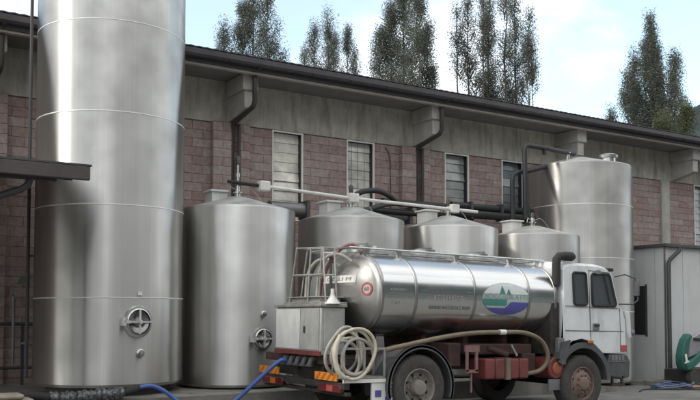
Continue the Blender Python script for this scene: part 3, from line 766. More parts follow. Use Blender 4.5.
# chassis
b = MB()
for v_ in (-.42,.42): b.box((-1.25,v_-.04,.72),(4.3,v_+.04,.98))
for u in (-.9,.6,1.6,2.6,3.1): b.box((u-.05,-.42,.76),(u+.05,.42,.94))
b.tube([(0,-1.0,.5),(0,1.0,.5)], .09, 12); b.lathe([(.12,-.2),(.22,-.1),(.22,.1),(.12,.2)], 16, (0,0,.5), axis='y'); b.tube([(3.62,-.9,.47),(3.62,.9,.47)], .06, 10)
b.build('chassis_frame', M['chassis'], tr)
for u in (-.4,.6,1.5,2.4,2.95):
    MB().prism([(-.55,1.31),(.55,1.31),(.5,.98),(-.5,.98)], u-.05, u+.05, axis='x').build('barrel_cradle', M['redbrown'], tr)
b = MB(); b.box((.75,-1.02,.80),(1.0,-.5,1.18)); b.box((2.45,-.95,.62),(2.75,-.5,1.0)); b.box((1.32,-.9,.98),(2.7,-.5,1.16)); b.tube([(1.6,-1.0,1.1),(2.0,-1.05,.98)], .05, 10)
b.build('side_gear', M['redbrown'], tr, bevel=.02)
MB().tube([(1.98,-1.14,1.16),(2.12,-1.14,.97)], .022, 8).build('lever_bar', M['plain_steel'], tr, smooth=50)
# steps bracket of flat bar
b = MB()
b.box((1.0,-1.14,1.04),(1.30,-1.10,1.15)); 
for u in (1.04,1.24): b.box((u-.025,-1.14,.72),(u+.025,-1.11,1.04))
b.box((1.02,-1.14,.70),(1.27,-1.11,.75)); b.box((1.13,-1.12,.38),(1.16,-1.10,.70))
b.build('step_bracket', mat('pinkish_bracket', (.22,.12,.11), .7, var=.3, vscale=8), tr)
# red box with ribs and a dull middle strap
b = MB(); n = 4; x = 1.42
for wd in (.22,.22,.10,.22,.22):
    b.box((x,-1.16,.585),(x+wd-.018,-.72,.925)); x += wd
b.box((1.43,-1.13,.60),(x-.03,-.74,.91))
bx = b.build('red_battery_box', M['red'], tr, bevel=.03, seg=3)
MB().box((1.86,-1.175,.575),(1.955,-.72,.94)).build('box_strap', mat('dull_strap', (.16,.12,.085), .7, var=.3), bx)
b = MB(); b.lathe([(.0,-.0),(.17,0),(.19,.02),(.19,.45),(.17,.47),(0,.47)], 28, (3.02,-1.18,.75), axis='y'); rt_ = b.build('air_reservoir', M['red'], tr, smooth=40)
b = MB(); b.lathe([(.09,-.015),(.11,0)], 20, (3.02,-1.19,.75), axis='y'); b.build('reservoir_cap', mat('reservoir_cap_paint', (.30,.085,.045), .55, var=.2), rt_, smooth=40)
MB().box((2.86,-1.16,.37),(3.2,-1.13,.56)).build('splash_plate', M['grey_plastic'], tr)
MB().tube(smooth_path([(-.62,-1.2,1.08),(-.24,-1.21,1.155),(.45,-1.22,1.275),(1.06,-1.22,1.345),(1.71,-1.22,1.365),(2.2,-1.22,1.36),(2.55,-1.22,1.26),(2.74,-1.21,1.08),(2.78,-1.19,.88),(2.65,-1.15,.72),(2.38,-1.10,.66)]), .038, 12).build('side_hose', M['tan_hose'], tr, smooth=60)
b = MB(); b.tube([(1.65,-1.22,1.366),(1.78,-1.22,1.367)], .045, 12); b.build('hose_collar', M['white_plastic'], tr, smooth=50)

# wheels: tyre is the part, rim, hub and inner tyre its pieces
def wheel(name, u, v0, sgn, r, wd, dual):
    """v0 = outer face, sgn = -1 near side / +1 far side"""
    prof = [(.29,.02),(.34,0),(.43,-.0),(.475,.012),(.497,.045),(.50,.10),(.50,wd-.1),(.497,wd-.045),(.475,wd-.012),(.43,wd),(.29,wd-.02)]
    k = r/.5
    def ty(off): 
        b = MB(); b.lathe([(a*k, -sgn*(h+off)) for a, h in prof + prof[:1]], 56, axis='y', caps=False)
        # tread grooves as shallow blocks around the shoulder
        for i in range(56):
            t = 2*math.pi*i/56
            for hh in (.05, wd-.09):
                c = Vector((math.cos(t)*(r+.002), -sgn*(hh+.02+off), math.sin(t)*(r+.002)))
                tang = Vector((-math.sin(t),0,math.cos(t)))
                b.bar(c-tang*.016, c+tang*.016, .04 , .012, up=(math.cos(t),0,math.sin(t)))
        return b
    wh = ty(0).build(name, M['tyre'], tr, smooth=40, loc=(u, v0, r if u < 1 else r-.03))
    if dual:
        ty(.31).build('inner_tyre', M['tyre'], wh, smooth=40)
        b = MB(); b.lathe([(a*k, -sgn*h) for a, h in [(.30,.02),(.285,.01),(.27,.03),(.258,.07),(.24,.105),(.14,.115),(.125,.07),(.115,.0),(.11,-.01),(.06,-.02),(0,-.02)]], 40, axis='y', caps=False)
        m_ = M['rim_grey']
        holes = [( .185, .148)]
    else:
        b = MB(); b.lathe([(a*k, -sgn*h) for a, h in [(.30,.02),(.285,.01),(.272,.03),(.265,.06),(.245,.05),(.2,.02),(.15,.0),(.13,-.005),(.12,-.03),(.10,-.045),(.05,-.05),(0,-.05)]], 40, axis='y', caps=False)
        m_ = M['rim']; holes = [(.225,.034)]
    rim = b.build('rim', m_, wh, smooth=40)
    b = MB()
    for i in range(10):
        t = 2*math.pi*i/10; rad_ = (.155 if not dual else .165)*k; y = -sgn*((-.006) if not dual else .113)
        b.lathe([(.018,0),(.018,sgn*.03),(.0,sgn*.034)], 6, (rad_*math.cos(t), y, rad_*math.sin(t)), axis='y')
    b.build('wheel_nuts', m_, rim)
    for i in range(8):
        b = MB(); t = 2*math.pi*(i+.5)/8; rad_ = (.222 if not dual else .205)*k; y = -sgn*(.036 if not dual else .106)
        b.lathe([(.026 if dual else .02,0),(.026 if dual else .02,sgn*.006),(.0,sgn*.006)], 14, (rad_*math.cos(t), y, rad_*math.sin(t)), axis='y')
        b.build('hand_hole', M['black_rubber'], wh)
for sgn in (-1, 1):
    wheel('wheel', 0, sgn*1.26, sgn, .50, .27, True)
    wheel('wheel', 3.62, sgn*1.24, sgn, .50, .29, False)

def arc_guard(uc, wc, r, a0, a1, v0, v1, th, n=24):
    b = MB(); vs = []
    for i in range(n+1):
        t = R(a0+(a1-a0)*i/n)
        for rr_, vv in ((r,v0),(r,v1),(r+th,v1),(r+th,v0)):
            vs.append((uc+rr_*math.cos(t), vv, wc+rr_*math.sin(t)))
    fs = [(4*i+j, 4*i+(j+1)%4, 4*i+4+(j+1)%4, 4*i+4+j) for i in range(n) for j in range(4)] + [(0,1,2,3),(4*n+3,4*n+2,4*n+1,4*n)]
    return b.add(vs, fs)
for v0, v1 in ((-1.27,-.62),(.62,1.27)):
    b = arc_guard(.02,.52,.60,-18,195,v0,v1,.035)
    lip = arc_guard(.02,.52,.575,-18,195,(v0 if v0 < 0 else v1-.03),(v0+.03 if v0 < 0 else v1),.07); b.add(lip.v, lip.f)
    b.build('rear_mudguard', M['fender'], tr, smooth=40)
b = MB(); b.box((-.86,-1.2,.22),(-.47,-1.17,.62)); mf = b.build('mudflap_plate', M['plate_white'], tr)
for u, w_ in ((-.62,.48),(-.62,.28),(-.80,.38)): MB().box((u,-1.206,w_),(u+.11,-1.2,w_+.10)).build('blue_square', M['logo_blue'], mf)

# hose basket
hb = MB()
for u, v_ in ((-1.36,-1.2),(-1.0,-1.2),(-.64,-1.2),(-1.36,-.9),(-.64,-.9)): hb.box((u-.015,v_-.015,.66),(u+.015,v_+.015,1.12))
for w_ in (.675,1.10):
    for v_ in (-1.2,-.9): hb.bar((-1.36,v_,w_),(-.64,v_,w_),.028)
    for u in (-1.36,-.64): hb.bar((u,-1.2,w_),(u,-.9,w_),.028)
hb.build('hose_basket', M['dull_steel'], tr)
MB().box((-1.37,-1.22,.60),(-.62,-1.19,.655)).build('basket_ledge', M['plate_white'], tr)
MB().box((-1.3,-1.17,.63),(-.66,-.85,.66)).build('basket_floor', M['dull_steel'], tr)

# cab
CV = 1.20
out = [(3.20,1.02),(3.20,2.47),(3.26,2.54),(3.36,2.57),(4.05,2.575),(4.30,2.545),(4.42,2.49),(4.47,2.40),(4.60,1.88),(4.70,1.78),(4.78,1.6),(4.80,1.02),(4.80,.72),(4.42,.72)]
arch = [(3.62+.64*math.cos(R(a)), .50+.80*math.sin(R(a))) for a in (14,30,45,60,75,90,105,120,138)]
poly = out + arch[0:] 
poly = [p for p in poly if True]
b = MB(); 
# ordered profile: back bottom, up, over the roof, down the front, then back along the wheel arch
prof_cab = [(3.20,1.06),(3.20,2.47),(3.26,2.54),(3.36,2.57),(4.05,2.575),(4.30,2.545),(4.42,2.49),(4.47,2.40),(4.60,1.88),(4.70,1.80),(4.78,1.60),(4.80,1.00),(4.26,1.00)] + \
           [(3.62+.66*math.cos(R(a)), .56+.70*math.sin(R(a))) for a in (40,55,70,90,110,125,137)]
n = len(prof_cab); vs = []; 
rows = [(-CV,1.),(-CV+.0,1.)]
sect = [(-CV, .0),(-CV+.09,.045),(-.6,.09),(0,.10),(.6,.09),(CV-.09,.045),(CV,.0)]
for v_, up_ in sect:
    for (u, w_) in prof_cab:
        k = max(0, min(1, (w_-2.35)/.2)); lean = .05*max(0, w_-1.8)/.75
        vv = v_*(1-lean/CV) ; fu = .06*(1-(v_/CV)**2)*(1 if u > 4.4 else 0)
        vs.append((u+fu, vv, w_+up_*k))
fs = [(i*n+j, i*n+(j+1)%n, (i+1)*n+(j+1)%n, (i+1)*n+j) for i in range(len(sect)-1) for j in range(n)]
fs += [tuple(range(n))[::-1], tuple((len(sect)-1)*n+j for j in range(n))]
b.add(vs, fs); cab = b.build('cab', M['white_paint'], tr, bevel=.025, seg=3)
cu_ = sum(p[0] for p in prof_cab)/n
b = MB(); inn = [(3.26,1.45),(3.26,2.46),(3.34,2.51),(4.05,2.52),(4.36,2.46),(4.42,2.36),(4.55,1.84),(4.60,1.72),(4.60,1.45)]
b.prism(inn, -1.10, 1.10, axis='y'); hol = b.build('cab_interior', M['cab_inside'], cab)
def rrect(u0,u1,w0,w1,r=.05):
    o = []
    for cu, cw, a0 in ((u1-r,w1-r,0),(u0+r,w1-r,90),(u0+r,w0+r,180),(u1-r,w0+r,270)):
        for k in range(5): t = R(a0+k*22.5); o.append((cu+r*math.cos(t), cw+r*math.sin(t)))
    return o
rw = rrect(3.44,3.77,1.87,2.44); fw_ = [(3.92,1.86),(4.50,1.86),(4.53,1.90),(4.40,2.41),(4.37,2.44),(3.95,2.44),(3.91,2.40),(3.91,1.89)]
cuts = [hol]
for pts in (rw, fw_):
    cuts.append(MB().prism(pts, -1.5, 1.5, axis='y').build('opening', M['black_rubber'], cab))
cuts.append(MB().prism([(-1.02,1.90),(1.02,1.90),(.98,2.38),(-.98,2.38)], 4.3, 5.0, axis='x').build('opening', M['black_rubber'], cab))
for c_ in cuts:
    md = cab.modifiers.new('cut', 'BOOLEAN'); md.operation = 'DIFFERENCE'; md.object = c_; md.solver = 'EXACT'
    try: md.material_mode = 'TRANSFER'
    except Exception: pass
dg = bpy.context.evaluated_depsgraph_get(); me_ = bpy.data.meshes.new_from_object(cab.evaluated_get(dg), preserve_all_data_layers=True, depsgraph=dg)
cab.modifiers.clear(); cab.data = me_
for c_ in cuts: bpy.data.objects.remove(c_)
# seats, dashboard and wheel seen through the glass
for v_ in (-.62, .55):
    b = MB(); b.prism([(3.42,1.47),(3.36,2.2),(3.50,2.25),(3.62,1.62),(4.0,1.60),(4.02,1.47)], v_-.24, v_+.24, axis='y'); b.box((3.36,v_-.13,2.26),(3.46,v_+.13,2.42)); b.build('seat', M['fender'], cab, bevel=.04)
b = MB(); b.prism([(4.30,1.46),(4.26,1.78),(4.40,1.86),(4.58,1.80),(4.59,1.46)], -1.08, 1.08, axis='y'); b.build('dashboard', M['dark_grey'], cab, bevel=.03)
b = MB(); b.tube([(4.12+.09*math.cos(t), .55+.22*math.sin(t), 1.90-.20*math.cos(t)) for t in [2*math.pi*i/24 for i in range(24)]], .014, 8, closed=True); b.tube([(4.12,.55,1.9),(4.35,.55,1.75)], .03, 8); b.build('steering_wheel', M['black_rubber'], cab, smooth=60)
def sv(w_): return -(CV - .05*max(0,w_-1.8)/.75)      # near side surface
def side_poly(pts, off, th, name, m, par, bevel=.006):
    b = MB(); k = len(pts)
    b.add([(u, sv(w_)-off, w_) for u, w_ in pts] + [(u, sv(w_)-off+th, w_) for u, w_ in pts],
          [tuple(range(k)), tuple(range(2*k-1,k-1,-1))] + [(i,(i+1)%k,(i+1)%k+k,i+k) for i in range(k)])
    return b.build(name, m, par, bevel=bevel)
def mirror_part(o):
    c = o.copy(); c.data = o.data.copy(); COL.objects.link(c); c.parent = o.parent; c.scale = (1,-1,1); return c
def outline(pts, r, name, m, par, off=.004):
    b = MB(); b.tube([(u, sv(w_)-off, w_) for u, w_ in pts], r, 8, closed=True); return b.build(name, m, par, smooth=60)
def rrect(u0,u1,w0,w1,r=.05):
    o = []
    for cu, cw, a0 in ((u1-r,w1-r,0),(u0+r,w1-r,90),(u0+r,w0+r,180),(u1-r,w0+r,270)):
        for k in range(5): t = R(a0+k*22.5); o.append((cu+r*math.cos(t), cw+r*math.sin(t)))
    return o
parts = []
pw = side_poly(rw, .003, .02, 'rear_side_window', M['clear'], cab); outline(rw, .022, 'window_seal', M['black_rubber'], cab)
dw = side_poly(fw_, .003, .02, 'door_window', M['clear'], cab); outline(fw_, .022, 'window_seal', M['black_rubber'], cab)
b = MB(); b.bar((4.24,sv(2.42)-.01,2.42),(4.36,sv(1.9)-.01,1.9),.028,.02,up=(0,1,0)); b.build('quarter_bar', M['black_rubber'], cab)
# cab interior hint seen through nothing: seat back silhouette is omitted; door seams
sm = MB()
for pts in ([(3.85,2.50),(3.85,1.40),(3.86,1.18)], [(3.22,1.405),(4.72,1.40)], [(3.85,2.49),(4.40,2.47)], [(3.22,1.84),(4.58,1.82)], [(4.62,1.83),(4.64,1.42),(4.64,1.03)]):
    sm.tube([(u, sv(w_)-.001, w_) for u, w_ in pts], .006, 6)
sm.build('door_seam', M['dark_grey'], cab)
b = MB(); b.box((3.91,-1.215,1.42),(4.07,-1.2,1.54)); hd = b.build('door_handle', M['grey_plastic'], cab, bevel=.01); MB().box((3.93,-1.235,1.49),(4.05,-1.215,1.52)).build('handle_bar', M['black_rubber'], cab)
MB().box((4.0,-1.22,2.43),(4.09,-1.19,2.50)).build('door_bracket', M['grey_plastic'], cab)
# windscreen
b = MB(); pts = [(-1.02,1.88),(1.02,1.88),(.98,2.40),(-.98,2.40)]
b.add([(4.615-(w_-1.88)*.25+.06*(1-(v_/CV)**2)+.006, v_, w_) for v_, w_ in pts], [(0,1,2,3)]); b.build('windscreen', M['clear'], cab)
# front corner deflector, mirror frame, marker lamps
b = MB(); b.prism([(4.73,1.80),(4.86,1.76),(4.90,1.55),(4.93,1.30),(4.86,1.26),(4.81,1.40),(4.80,1.6)], -1.23, -1.10, axis='y'); b.build('corner_deflector', M['white_paint'], cab, bevel=.02)
b = MB(); b.lathe([(.0,-.05),(.05,-.04),(.055,.03),(0,.04)], 16, (4.95,-1.2,1.38), axis='x'); b.build('round_marker', M['grey_plastic'], cab, smooth=40)
b = MB(); b.tube([(4.48,-1.2,2.40),(4.60,-1.34,2.44),(4.80,-1.40,2.38),(4.86,-1.42,2.25),(4.86,-1.42,1.98),(4.78,-1.38,1.90),(4.58,-1.22,1.90)], .013, 8); mf_ = b.build('mirror_arm', M['dark_grey'], cab, smooth=60)
b = MB(); b.box((4.81,-1.48,2.05),(4.84,-1.34,2.35)); b.build('mirror', M['fender'], cab, bevel=.012)
b = MB(); b.box((4.36,-1.17,2.50),(4.50,-1.05,2.56)); b.build('roof_marker', M['black_rubber'], cab, bevel=.015)
b = MB(); b.box((4.66,-1.225,1.03),(4.80,-1.19,1.15)); b.build('corner_lamp', M['sign_red'], cab, bevel=.01)
# bumper, step, grille strip
b = MB(); b.prism([(4.28,.58),(4.36,.98),(4.84,.98),(4.92,.85),(4.90,.56),(4.70,.52)], -1.20, 1.20, axis='y'); b.build('front_bumper', M['fender'], tr, bevel=.03)
b = MB()
for i in range(4): b.box((4.40+i*.09,-1.212,.87),(4.46+i*.09,-1.20,.97))
b.box((4.36,-1.215,.845),(4.78,-1.2,.862)); b.build('step_grille', M['grey_plastic'], tr)
b = MB(); b.box((4.40,-1.22,.40),(4.74,-.95,.44)); b.box((4.42,-1.2,.44),(4.46,-1.16,.58)); b.box((4.68,-1.2,.44),(4.72,-1.16,.58)); b.build('entry_step', M['chassis'], tr)
for v0, v1 in ((-1.25,-.8),(.8,1.25)):
    b = arc_guard(3.62,.50,.615,2,150,v0,v1,.04); lip = arc_guard(3.62,.50,.60,2,150,(v0-.01 if v0 < 0 else v1-.04),(v0+.04 if v0 < 0 else v1+.01),.10); b.add(lip.v, lip.f)
    b.prism([(3.02,.92),(3.10,1.20),(3.30,1.24),(3.16,.80)], v0, v1, axis='y')
    fg = b.build('front_mudguard', M['fender'], tr, smooth=40)
    if v0 < 0: MB().box((3.70,-1.285,1.18),(3.84,-1.262,1.235)).build('side_marker', M['orange_dark'], fg, bevel=.008)
b = MB(); b.box((3.22,-.9,.95),(3.34,.9,1.05)); b.box((3.2,-1.0,1.0),(4.7,1.0,1.06)); b.build('cab_floor', M['chassis'], tr)
# engine block and front frame so that daylight does not pass under the cab
b = MB(); b.box((3.3,-.45,.55),(4.5,.45,1.2)); b.build('engine', M['chassis'], tr, bevel=.05)
# air intake stack behind the cab
b = MB(); b.tube([(3.12,-1.07,2.2),(3.12,-1.07,2.56),(3.13,-1.07,2.66),(3.19,-1.07,2.715),(3.3,-1.07,2.725)], .075, 16); b.lathe([(.0,0),(.075,.0),(.085,.04),(.085,.22),(.05,.28),(0,.29)], 20, (3.28,-1.07,2.725), axis='x'); b.bar((3.12,-1.0,2.3),(3.2,-.9,2.3),.06)
b.build('air_intake', M['black_rubber'], tr, smooth=50)
b = MB(); b.box((2.96,-1.1,.98),(3.17,-.6,1.9)); b.build('tool_box', M['chassis'], tr, bevel=.02)
b = MB(); b.box((2.96,.0,.98),(3.16,.9,2.1)); b.build('spare_tank', M['chassis'], tr, bevel=.02)
MB().box((3.05,-1.2,.98),(3.20,-1.1,1.28)).build('rear_flap', M['grey_plastic'], tr, bevel=.02)
mirror_part(pw); mirror_part(dw)

# coiled cream hose sitting in the basket
ch = thing('coiled_hose', 'thick cream hose coiled upright in the basket on the rear of the tanker', 'hose', (TX-1.15, TY-1.07, .70))
rr2 = random.Random(5)
for k in range(7):
    pts = []; R0 = (.36,.29,.345,.25,.32,.355,.30)[k]
    for i in range(200):
        t = 2*math.pi*i/200; e = 1+.10*math.sin(2*t+k*1.3)+.04*math.sin(3*t+2*k)
        pts.append((R0*e*math.cos(t)*(1.0-.03*k)+(-.03,.06,.04,-.07,.0,-.05,.08)[k], -.17+.06*k+.05*math.sin(t+k*1.7), (.36,.30,.36,.27,.33,.37,.31)[k]+R0*e*math.sin(t)*1.0))
    MB().tube(pts, [.0275 if i % 2 else .0235 for i in range(200)], 10, closed=True).build('hose_loop', M['cream_hose'] if k % 2 == 0 else M['grey_hose'], ch, smooth=60)
MB().tube(smooth_path([(-.26,-.14,.62),(-.36,-.18,.45),(-.37,-.2,.2),(-.28,-.22,.03),(-.15,-.16,.0)]), .034, 10).build('hose_end', M['cream_hose'], ch, smooth=60)

# blue filling hose from the outlets down to the yard
bh = tag(MB().tube(smooth_path([(6.53,-5.34,.86),(6.42,-5.36,.90),(6.28,-5.3,.80),(6.05,-5.15,.55),(5.82,-5.0,.30),(5.55,-4.95,.12),(5.2,-5.1,gz(5.2)+.04),(4.8,-5.6,gz(4.8)+.04),(4.0,-6.4,gz(4)+.04)]), .034, 12).build('filling_hose', M['blue_hose'], smooth=60),
    'bright blue hose hanging from the rear outlets of the tanker down to the yard', 'hose')
# wrapped hose lying before the tall tank
wh_ = thing('wrapped_hose', 'foil wrapped black hose with a blue tail lying along the foot of the tallest tank', 'hose', (3.4,-4.33,.36))
o = wh_
path = [(2.3,-4.28,.43),(2.8,-4.26,.42),(3.05,-4.28,.38)]
MB().tube(smooth_path(rel(o, path)), .07, 12).build('black_end', M['black_rubber'], o, smooth=60)
MB().tube(smooth_path(rel(o, [(3.05,-4.28,.38),(3.4,-4.26,.37),(3.8,-4.27,.39),(4.2,-4.25,.40)]), 14), [.085+.018*math.sin(i*1.9)+.01*math.sin(i*.7) for i in range(43)], 14).build('foil_wrap', M['foil'], o, smooth=60)
MB().tube(smooth_path(rel(o, [(4.2,-4.25,.40),(4.45,-4.26,.46)])), .06, 12).build('black_joint', M['black_rubber'], o, smooth=60)
MB().tube(smooth_path(rel(o, [(4.35,-4.26,.45),(4.6,-4.28,.49),(4.8,-4.32,.42),(5.0,-4.38,.26),(5.2,-4.5,.12),(5.5,-4.9,.08)])), .034, 12).build('blue_tail', M['blue_hose'], o, smooth=60)

# ------------------------------------------------------------------ left: lean-to canopy and bits in its shade
cn_ = thing('lean_to_canopy', 'dark lean-to canopy at the left edge, its beam crossing in front of the tallest tank', 'canopy', (3.2,-5.5,0))
cxl = -3.0
b = MB(); b.prism([(-.02,3.645),(5.2,4.56),(5.2,4.62),(-.02,3.705)], cxl-3.2, .02, axis='x'); b.build('canopy_roof', M['roofing'], cn_)
b = MB(); b.box((cxl-3.2,-.10,3.50),(.06,-.02,3.69)); b.build('front_beam', mat('canopy_beam', (.075,.062,.06), .55, var=.2), cn_, bevel=.01)
b = MB(); b.box((cxl-3.2,-.10,3.695),(.08,.05,3.72)); b.build('drip_edge', M['dark_grey'], cn_)
b = MB(); b.box((cxl-3.2,.10,3.48),(-.35,.2,3.62)); b.build('inner_gutter', M['dark_grey'], cn_)
b = MB()
for x in (-5.6,-3.6,-1.8,-.2): b.bar((x,.0,3.56),(x,5.2,4.47),.08,.14)
b.build('rafter', M['dark_grey'], cn_)
b = MB(); b.tube([(-.68,.15,3.52),(-.72,.16,3.40),(-.80,.2,3.34),(-1.25,.5,3.18),(-1.35,.55,3.08),(-1.37,.56,.2)], .05, 12); b.build('canopy_downpipe', M['dark_grey'], cn_, smooth=50)
for x in (-5.6,-1.9): MB().box((x-.06,.02,-.1),(x+.06,.14,3.5)).build('post', M['dark_grey'], cn_)

rlg = thing('pipe_railing', 'dark steel pipe rail with valves along the block wall in the shade at the left', 'railing', (2.0,-.6,.3))
b = MB(); b.tube([(-1.5,0,1.15),(1.75,0,1.15)], .035, 10); b.tube([(-1.5,0,.33),(1.75,0,.33)], .03, 10); b.build('rail', M['dark_grey'], rlg, smooth=50)
for x in (-1.4,.2,1.4): MB().box((x-.025,-.025,0),(x+.025,.025,1.14)).build('post', M['dark_grey'], rlg)
b = MB(); b.tube([(1.22,-.06,.4),(1.22,-.06,1.62)], .03, 10); b.lathe([(.05,1.6),(.05,1.68),(.02,1.72)], 10, (1.22,-.06,0)); b.build('stand_pipe', M['duct'], rlg, smooth=50)
b = MB(); b.tube([(1.35,-.05,.78),(1.62,-.05,.78)], .03, 10); b.lathe([(.0,-.03),(.06,-.03),(.06,.03),(0,.03)], 10, (1.45,-.12,.80), axis='y'); b.build('ball_valve', M['plain_steel'], rlg, smooth=50)
fl = thing('floodlight', 'small grey floodlight tilted down on the shaded wall left of the tallest tank', 'floodlight', (3.48,-.28,2.3))
b = MB(); b.prism([(-.12,-.10),(.10,.02),(.13,.12),(-.08,.0)], -.12, .12, axis='y'); b.build('housing', M['duct'], fl, bevel=.01); MB().bar((.0,.10,.02),(.0,.27,.02),.04).build('arm', M['dark_grey'], fl)
cbk = tag(MB().box((1.6,-4.75,gz(2)),(2.75,-4.35,.42)).box((1.9,-4.8,.423),(2.6,-4.4,.50)).build('concrete_block', M['sand_block'], bevel=.04, seg=3), 'sandy concrete block on the ground at the lower left corner beside the wrapped hose', 'block')

# ------------------------------------------------------------------ warehouse added behind the camera, out of view, for the tanks to mirror
oh = thing('warehouse', 'plain dark warehouse added unseen across the yard to darken reflections in the steel tanks', 'building', (10,-36,0))
MB().box((-11,-14,-.6),(19,0,10.5)).build('wall', mat('warehouse_wall', (.16,.15,.14), .9, var=.2), oh)
MB().prism([(.6,10.5),(-7,12.6),(-14.6,10.5)], -11.5, 19.5, axis='x').build('roof', M['roofing'], oh)
b = MB(); b.box((-6,.002,-.3),(-1,.06,5)); b.build('gate', M['dark_grey'], oh)
for x in (-9,2.5,7,11.5): MB().box((x,.002,5.5),(x+2,.05,8)).build('window', M['glass'], oh)

# ------------------------------------------------------------------ right: shed, green machine, clutter
sx0, sy0 = 19.06, -3.0
sh = thing('shed', 'low pale panel shed with a flat dark roof at the right edge', 'shed', (sx0,sy0,gz(19)))
H_ = 3.42-gz(19)
b = MB(); b.box((0,0,0),(8,2.83,H_)); b.build('shed_wall', M['shed_wall'], sh)
b = MB(); b.box((-.10,-.12,H_+.002),(8.2,2.82,H_+.09)); b.build('shed_roof', M['dark_grey'], sh, bevel=.01)
b = MB(); b.box((-.012,.60,1.28),(-.002,1.4,2.60)); wn = b.build('shed_window', M['jamb'], sh); MB().box((-.03,.56,1.24),(-.013,.62,2.64)).build('window_frame', M['dark_grey'], wn)
b = MB(); b.tube([(.42,-.16,H_-.02),(.40,-.16,H_-.10),(.12,-.10,H_-.32),(.06,-.08,H_-.42),(.06,-.08,.05)], .055, 12); b.build('shed_downpipe', M['dark_grey'], sh, smooth=50)
b = MB(); b.box((-.02,-.02,0),(.02,.012,H_-.01)); b.build('corner_trim', M['duct'], sh)
for x in (.75,1.5,2.25,4.4,6.6): MB().box((x,-.006,0),(x+.012,-.001,H_-.05)).build('panel_joint', M['joint'], sh)
for y in (.3,1.5,2.2): MB().box((-.006,y,0),(-.001,y+.012,H_-.05)).build('panel_joint', M['joint'], sh)

gm_ = thing('green_machine', 'green curved machine with a grey cover, cut off by the right edge before the shed', 'machine', (18.4,-4.0,gz(18.4)))
zz = -gz(18.4)
def gbar(pts, wid, y0, y1):
    b = MB(); L_ = []; R_ = []
    for i, p in enumerate(pts):
        a = Vector(pts[max(i-1,0)]); c = Vector(pts[min(i+1,len(pts)-1)]); d = (c-a).normalized(); nn = Vector((-d.y,d.x))
        L_.append(Vector(p)+nn*wid[i]/2); R_.append(Vector(p)-nn*wid[i]/2)
    return b.prism([tuple(q) for q in L_+R_[::-1]], y0, y1, axis='y')
gbar([(.36,1.30),(.22,1.15),(.13,.95),(.09,.75),(.10,.58),(.16,.46)], [.13,.17,.20,.22,.22,.20], -.0, .22).build('front_cowl', M['green_paint'], gm_, smooth=40, bevel=.03)
gbar([(.10,.50),(.3,.56),(.5,.66),(.75,.82),(1.1,1.0),(1.6,1.1)], [.2,.2,.2,.19,.19,.19], -.05, .2).build('side_arm', M['green_paint'], gm_, smooth=40, bevel=.03)
b = MB(); b.prism([(.26,.72),(.34,1.20),(.7,1.34),(1.6,1.4),(1.6,.9),(.8,.86)], .02, .18, axis='y'); b.build('cover', M['grey_cover'], gm_, bevel=.03)
b = MB(); b.bar((.45,.02,1.20),(.9,.02,1.16),.05,.07); b.build('dark_slot', M['black_rubber'], gm_)
b = MB(); b.prism([(.3,.1),(.3,.42),(1.6,.42),(1.6,.1)], .1, .8, axis='y'); b.build('undercarriage', M['chassis'], gm_, bevel=.03)
for x in (.45,1.3):
    b = MB(); b.lathe([(.1,-.0),(.19,.0),(.21,.03),(.21,.13),(.19,.15),(0,.15)], 24, (x,-.02,.21), axis='y'); b.build('wheel', M['tyre'], gm_, smooth=40)
b = MB(); b.box((.17,-.056,.62),(.25,-.05,.80)); b.box((.12,-.056,.58),(.30,-.052,.62)); b.build('white_mark', M['plate_white'], gm_)
bpy.data.objects['white_mark'].rotation_euler = (0,R(-12),0)

pa = thing('timber_pallet', 'grey timber pallet lying against the foot of the pale shed', 'pallet', (18.1,-3.45,gz(18.4)))
b = MB()
for y in (0,.16,.32): b.box((0,y,.10),(1.0,y+.11,.125))
b.build('deck_boards', M['wood'], pa)
b = MB()
for x in (0,.44,.88): b.box((x,0,0),(x+.12,.42,.098))
b.build('bearers', M['wood'], pa)
rr3 = random.Random(11); pts = []
for i in range(90):
    t = 2*math.pi*i/26; r_ = .42+.12*math.sin(i*.33)+rr3.uniform(-.02,.02)
    pts.append((17.75+r_*1.35*math.cos(t)+.004*i, -4.05+r_*.7*math.sin(t), gz(17.9)+.03+.0009*i+.015*math.sin(i)))
tag(MB().tube(smooth_path(pts, 4), .018, 8).build('coiled_hose', M['blue_dull'], smooth=60), 'dull blue hose lying in loose coils on the yard in front of the shed', 'hose')
tag(MB().tube(smooth_path([(16.0,-4.6,gz(16)+.02),(16.7,-4.2,gz(16.7)+.02),(17.3,-4.4,gz(17.3)+.02),(18.2,-4.9,gz(18.2)+.02),(19.2,-5.2,gz(19)+.02)]), .014, 8).build('cable', M['black_rubber'], smooth=60), 'thin dark cable snaking over the yard past the blue coils', 'cable')
b = MB(); vs = []; n = 10
for i in range(n):
    for j in range(n):
        vs.append((18.15+.07*i, -4.35+.045*j, gz(18.4)+.02+.05*abs(math.sin(i*1.3+j*.8)*math.cos(j*1.1-i*.4))*(1 if 0 < i < n-1 and 0 < j < n-1 else .1)))
b.add(vs, [(i*n+j,(i+1)*n+j,(i+1)*n+j+1,i*n+j+1) for i in range(n-1) for j in range(n-1)])
o = b.build('rag', mat('tan_rag', (.26,.17,.12), .95, var=.3), smooth=80); md = o.modifiers.new('thick', 'SOLIDIFY'); md.thickness = .012
tag(o, 'crumpled tan rag on the yard between the blue coils and the green machine', 'rag')

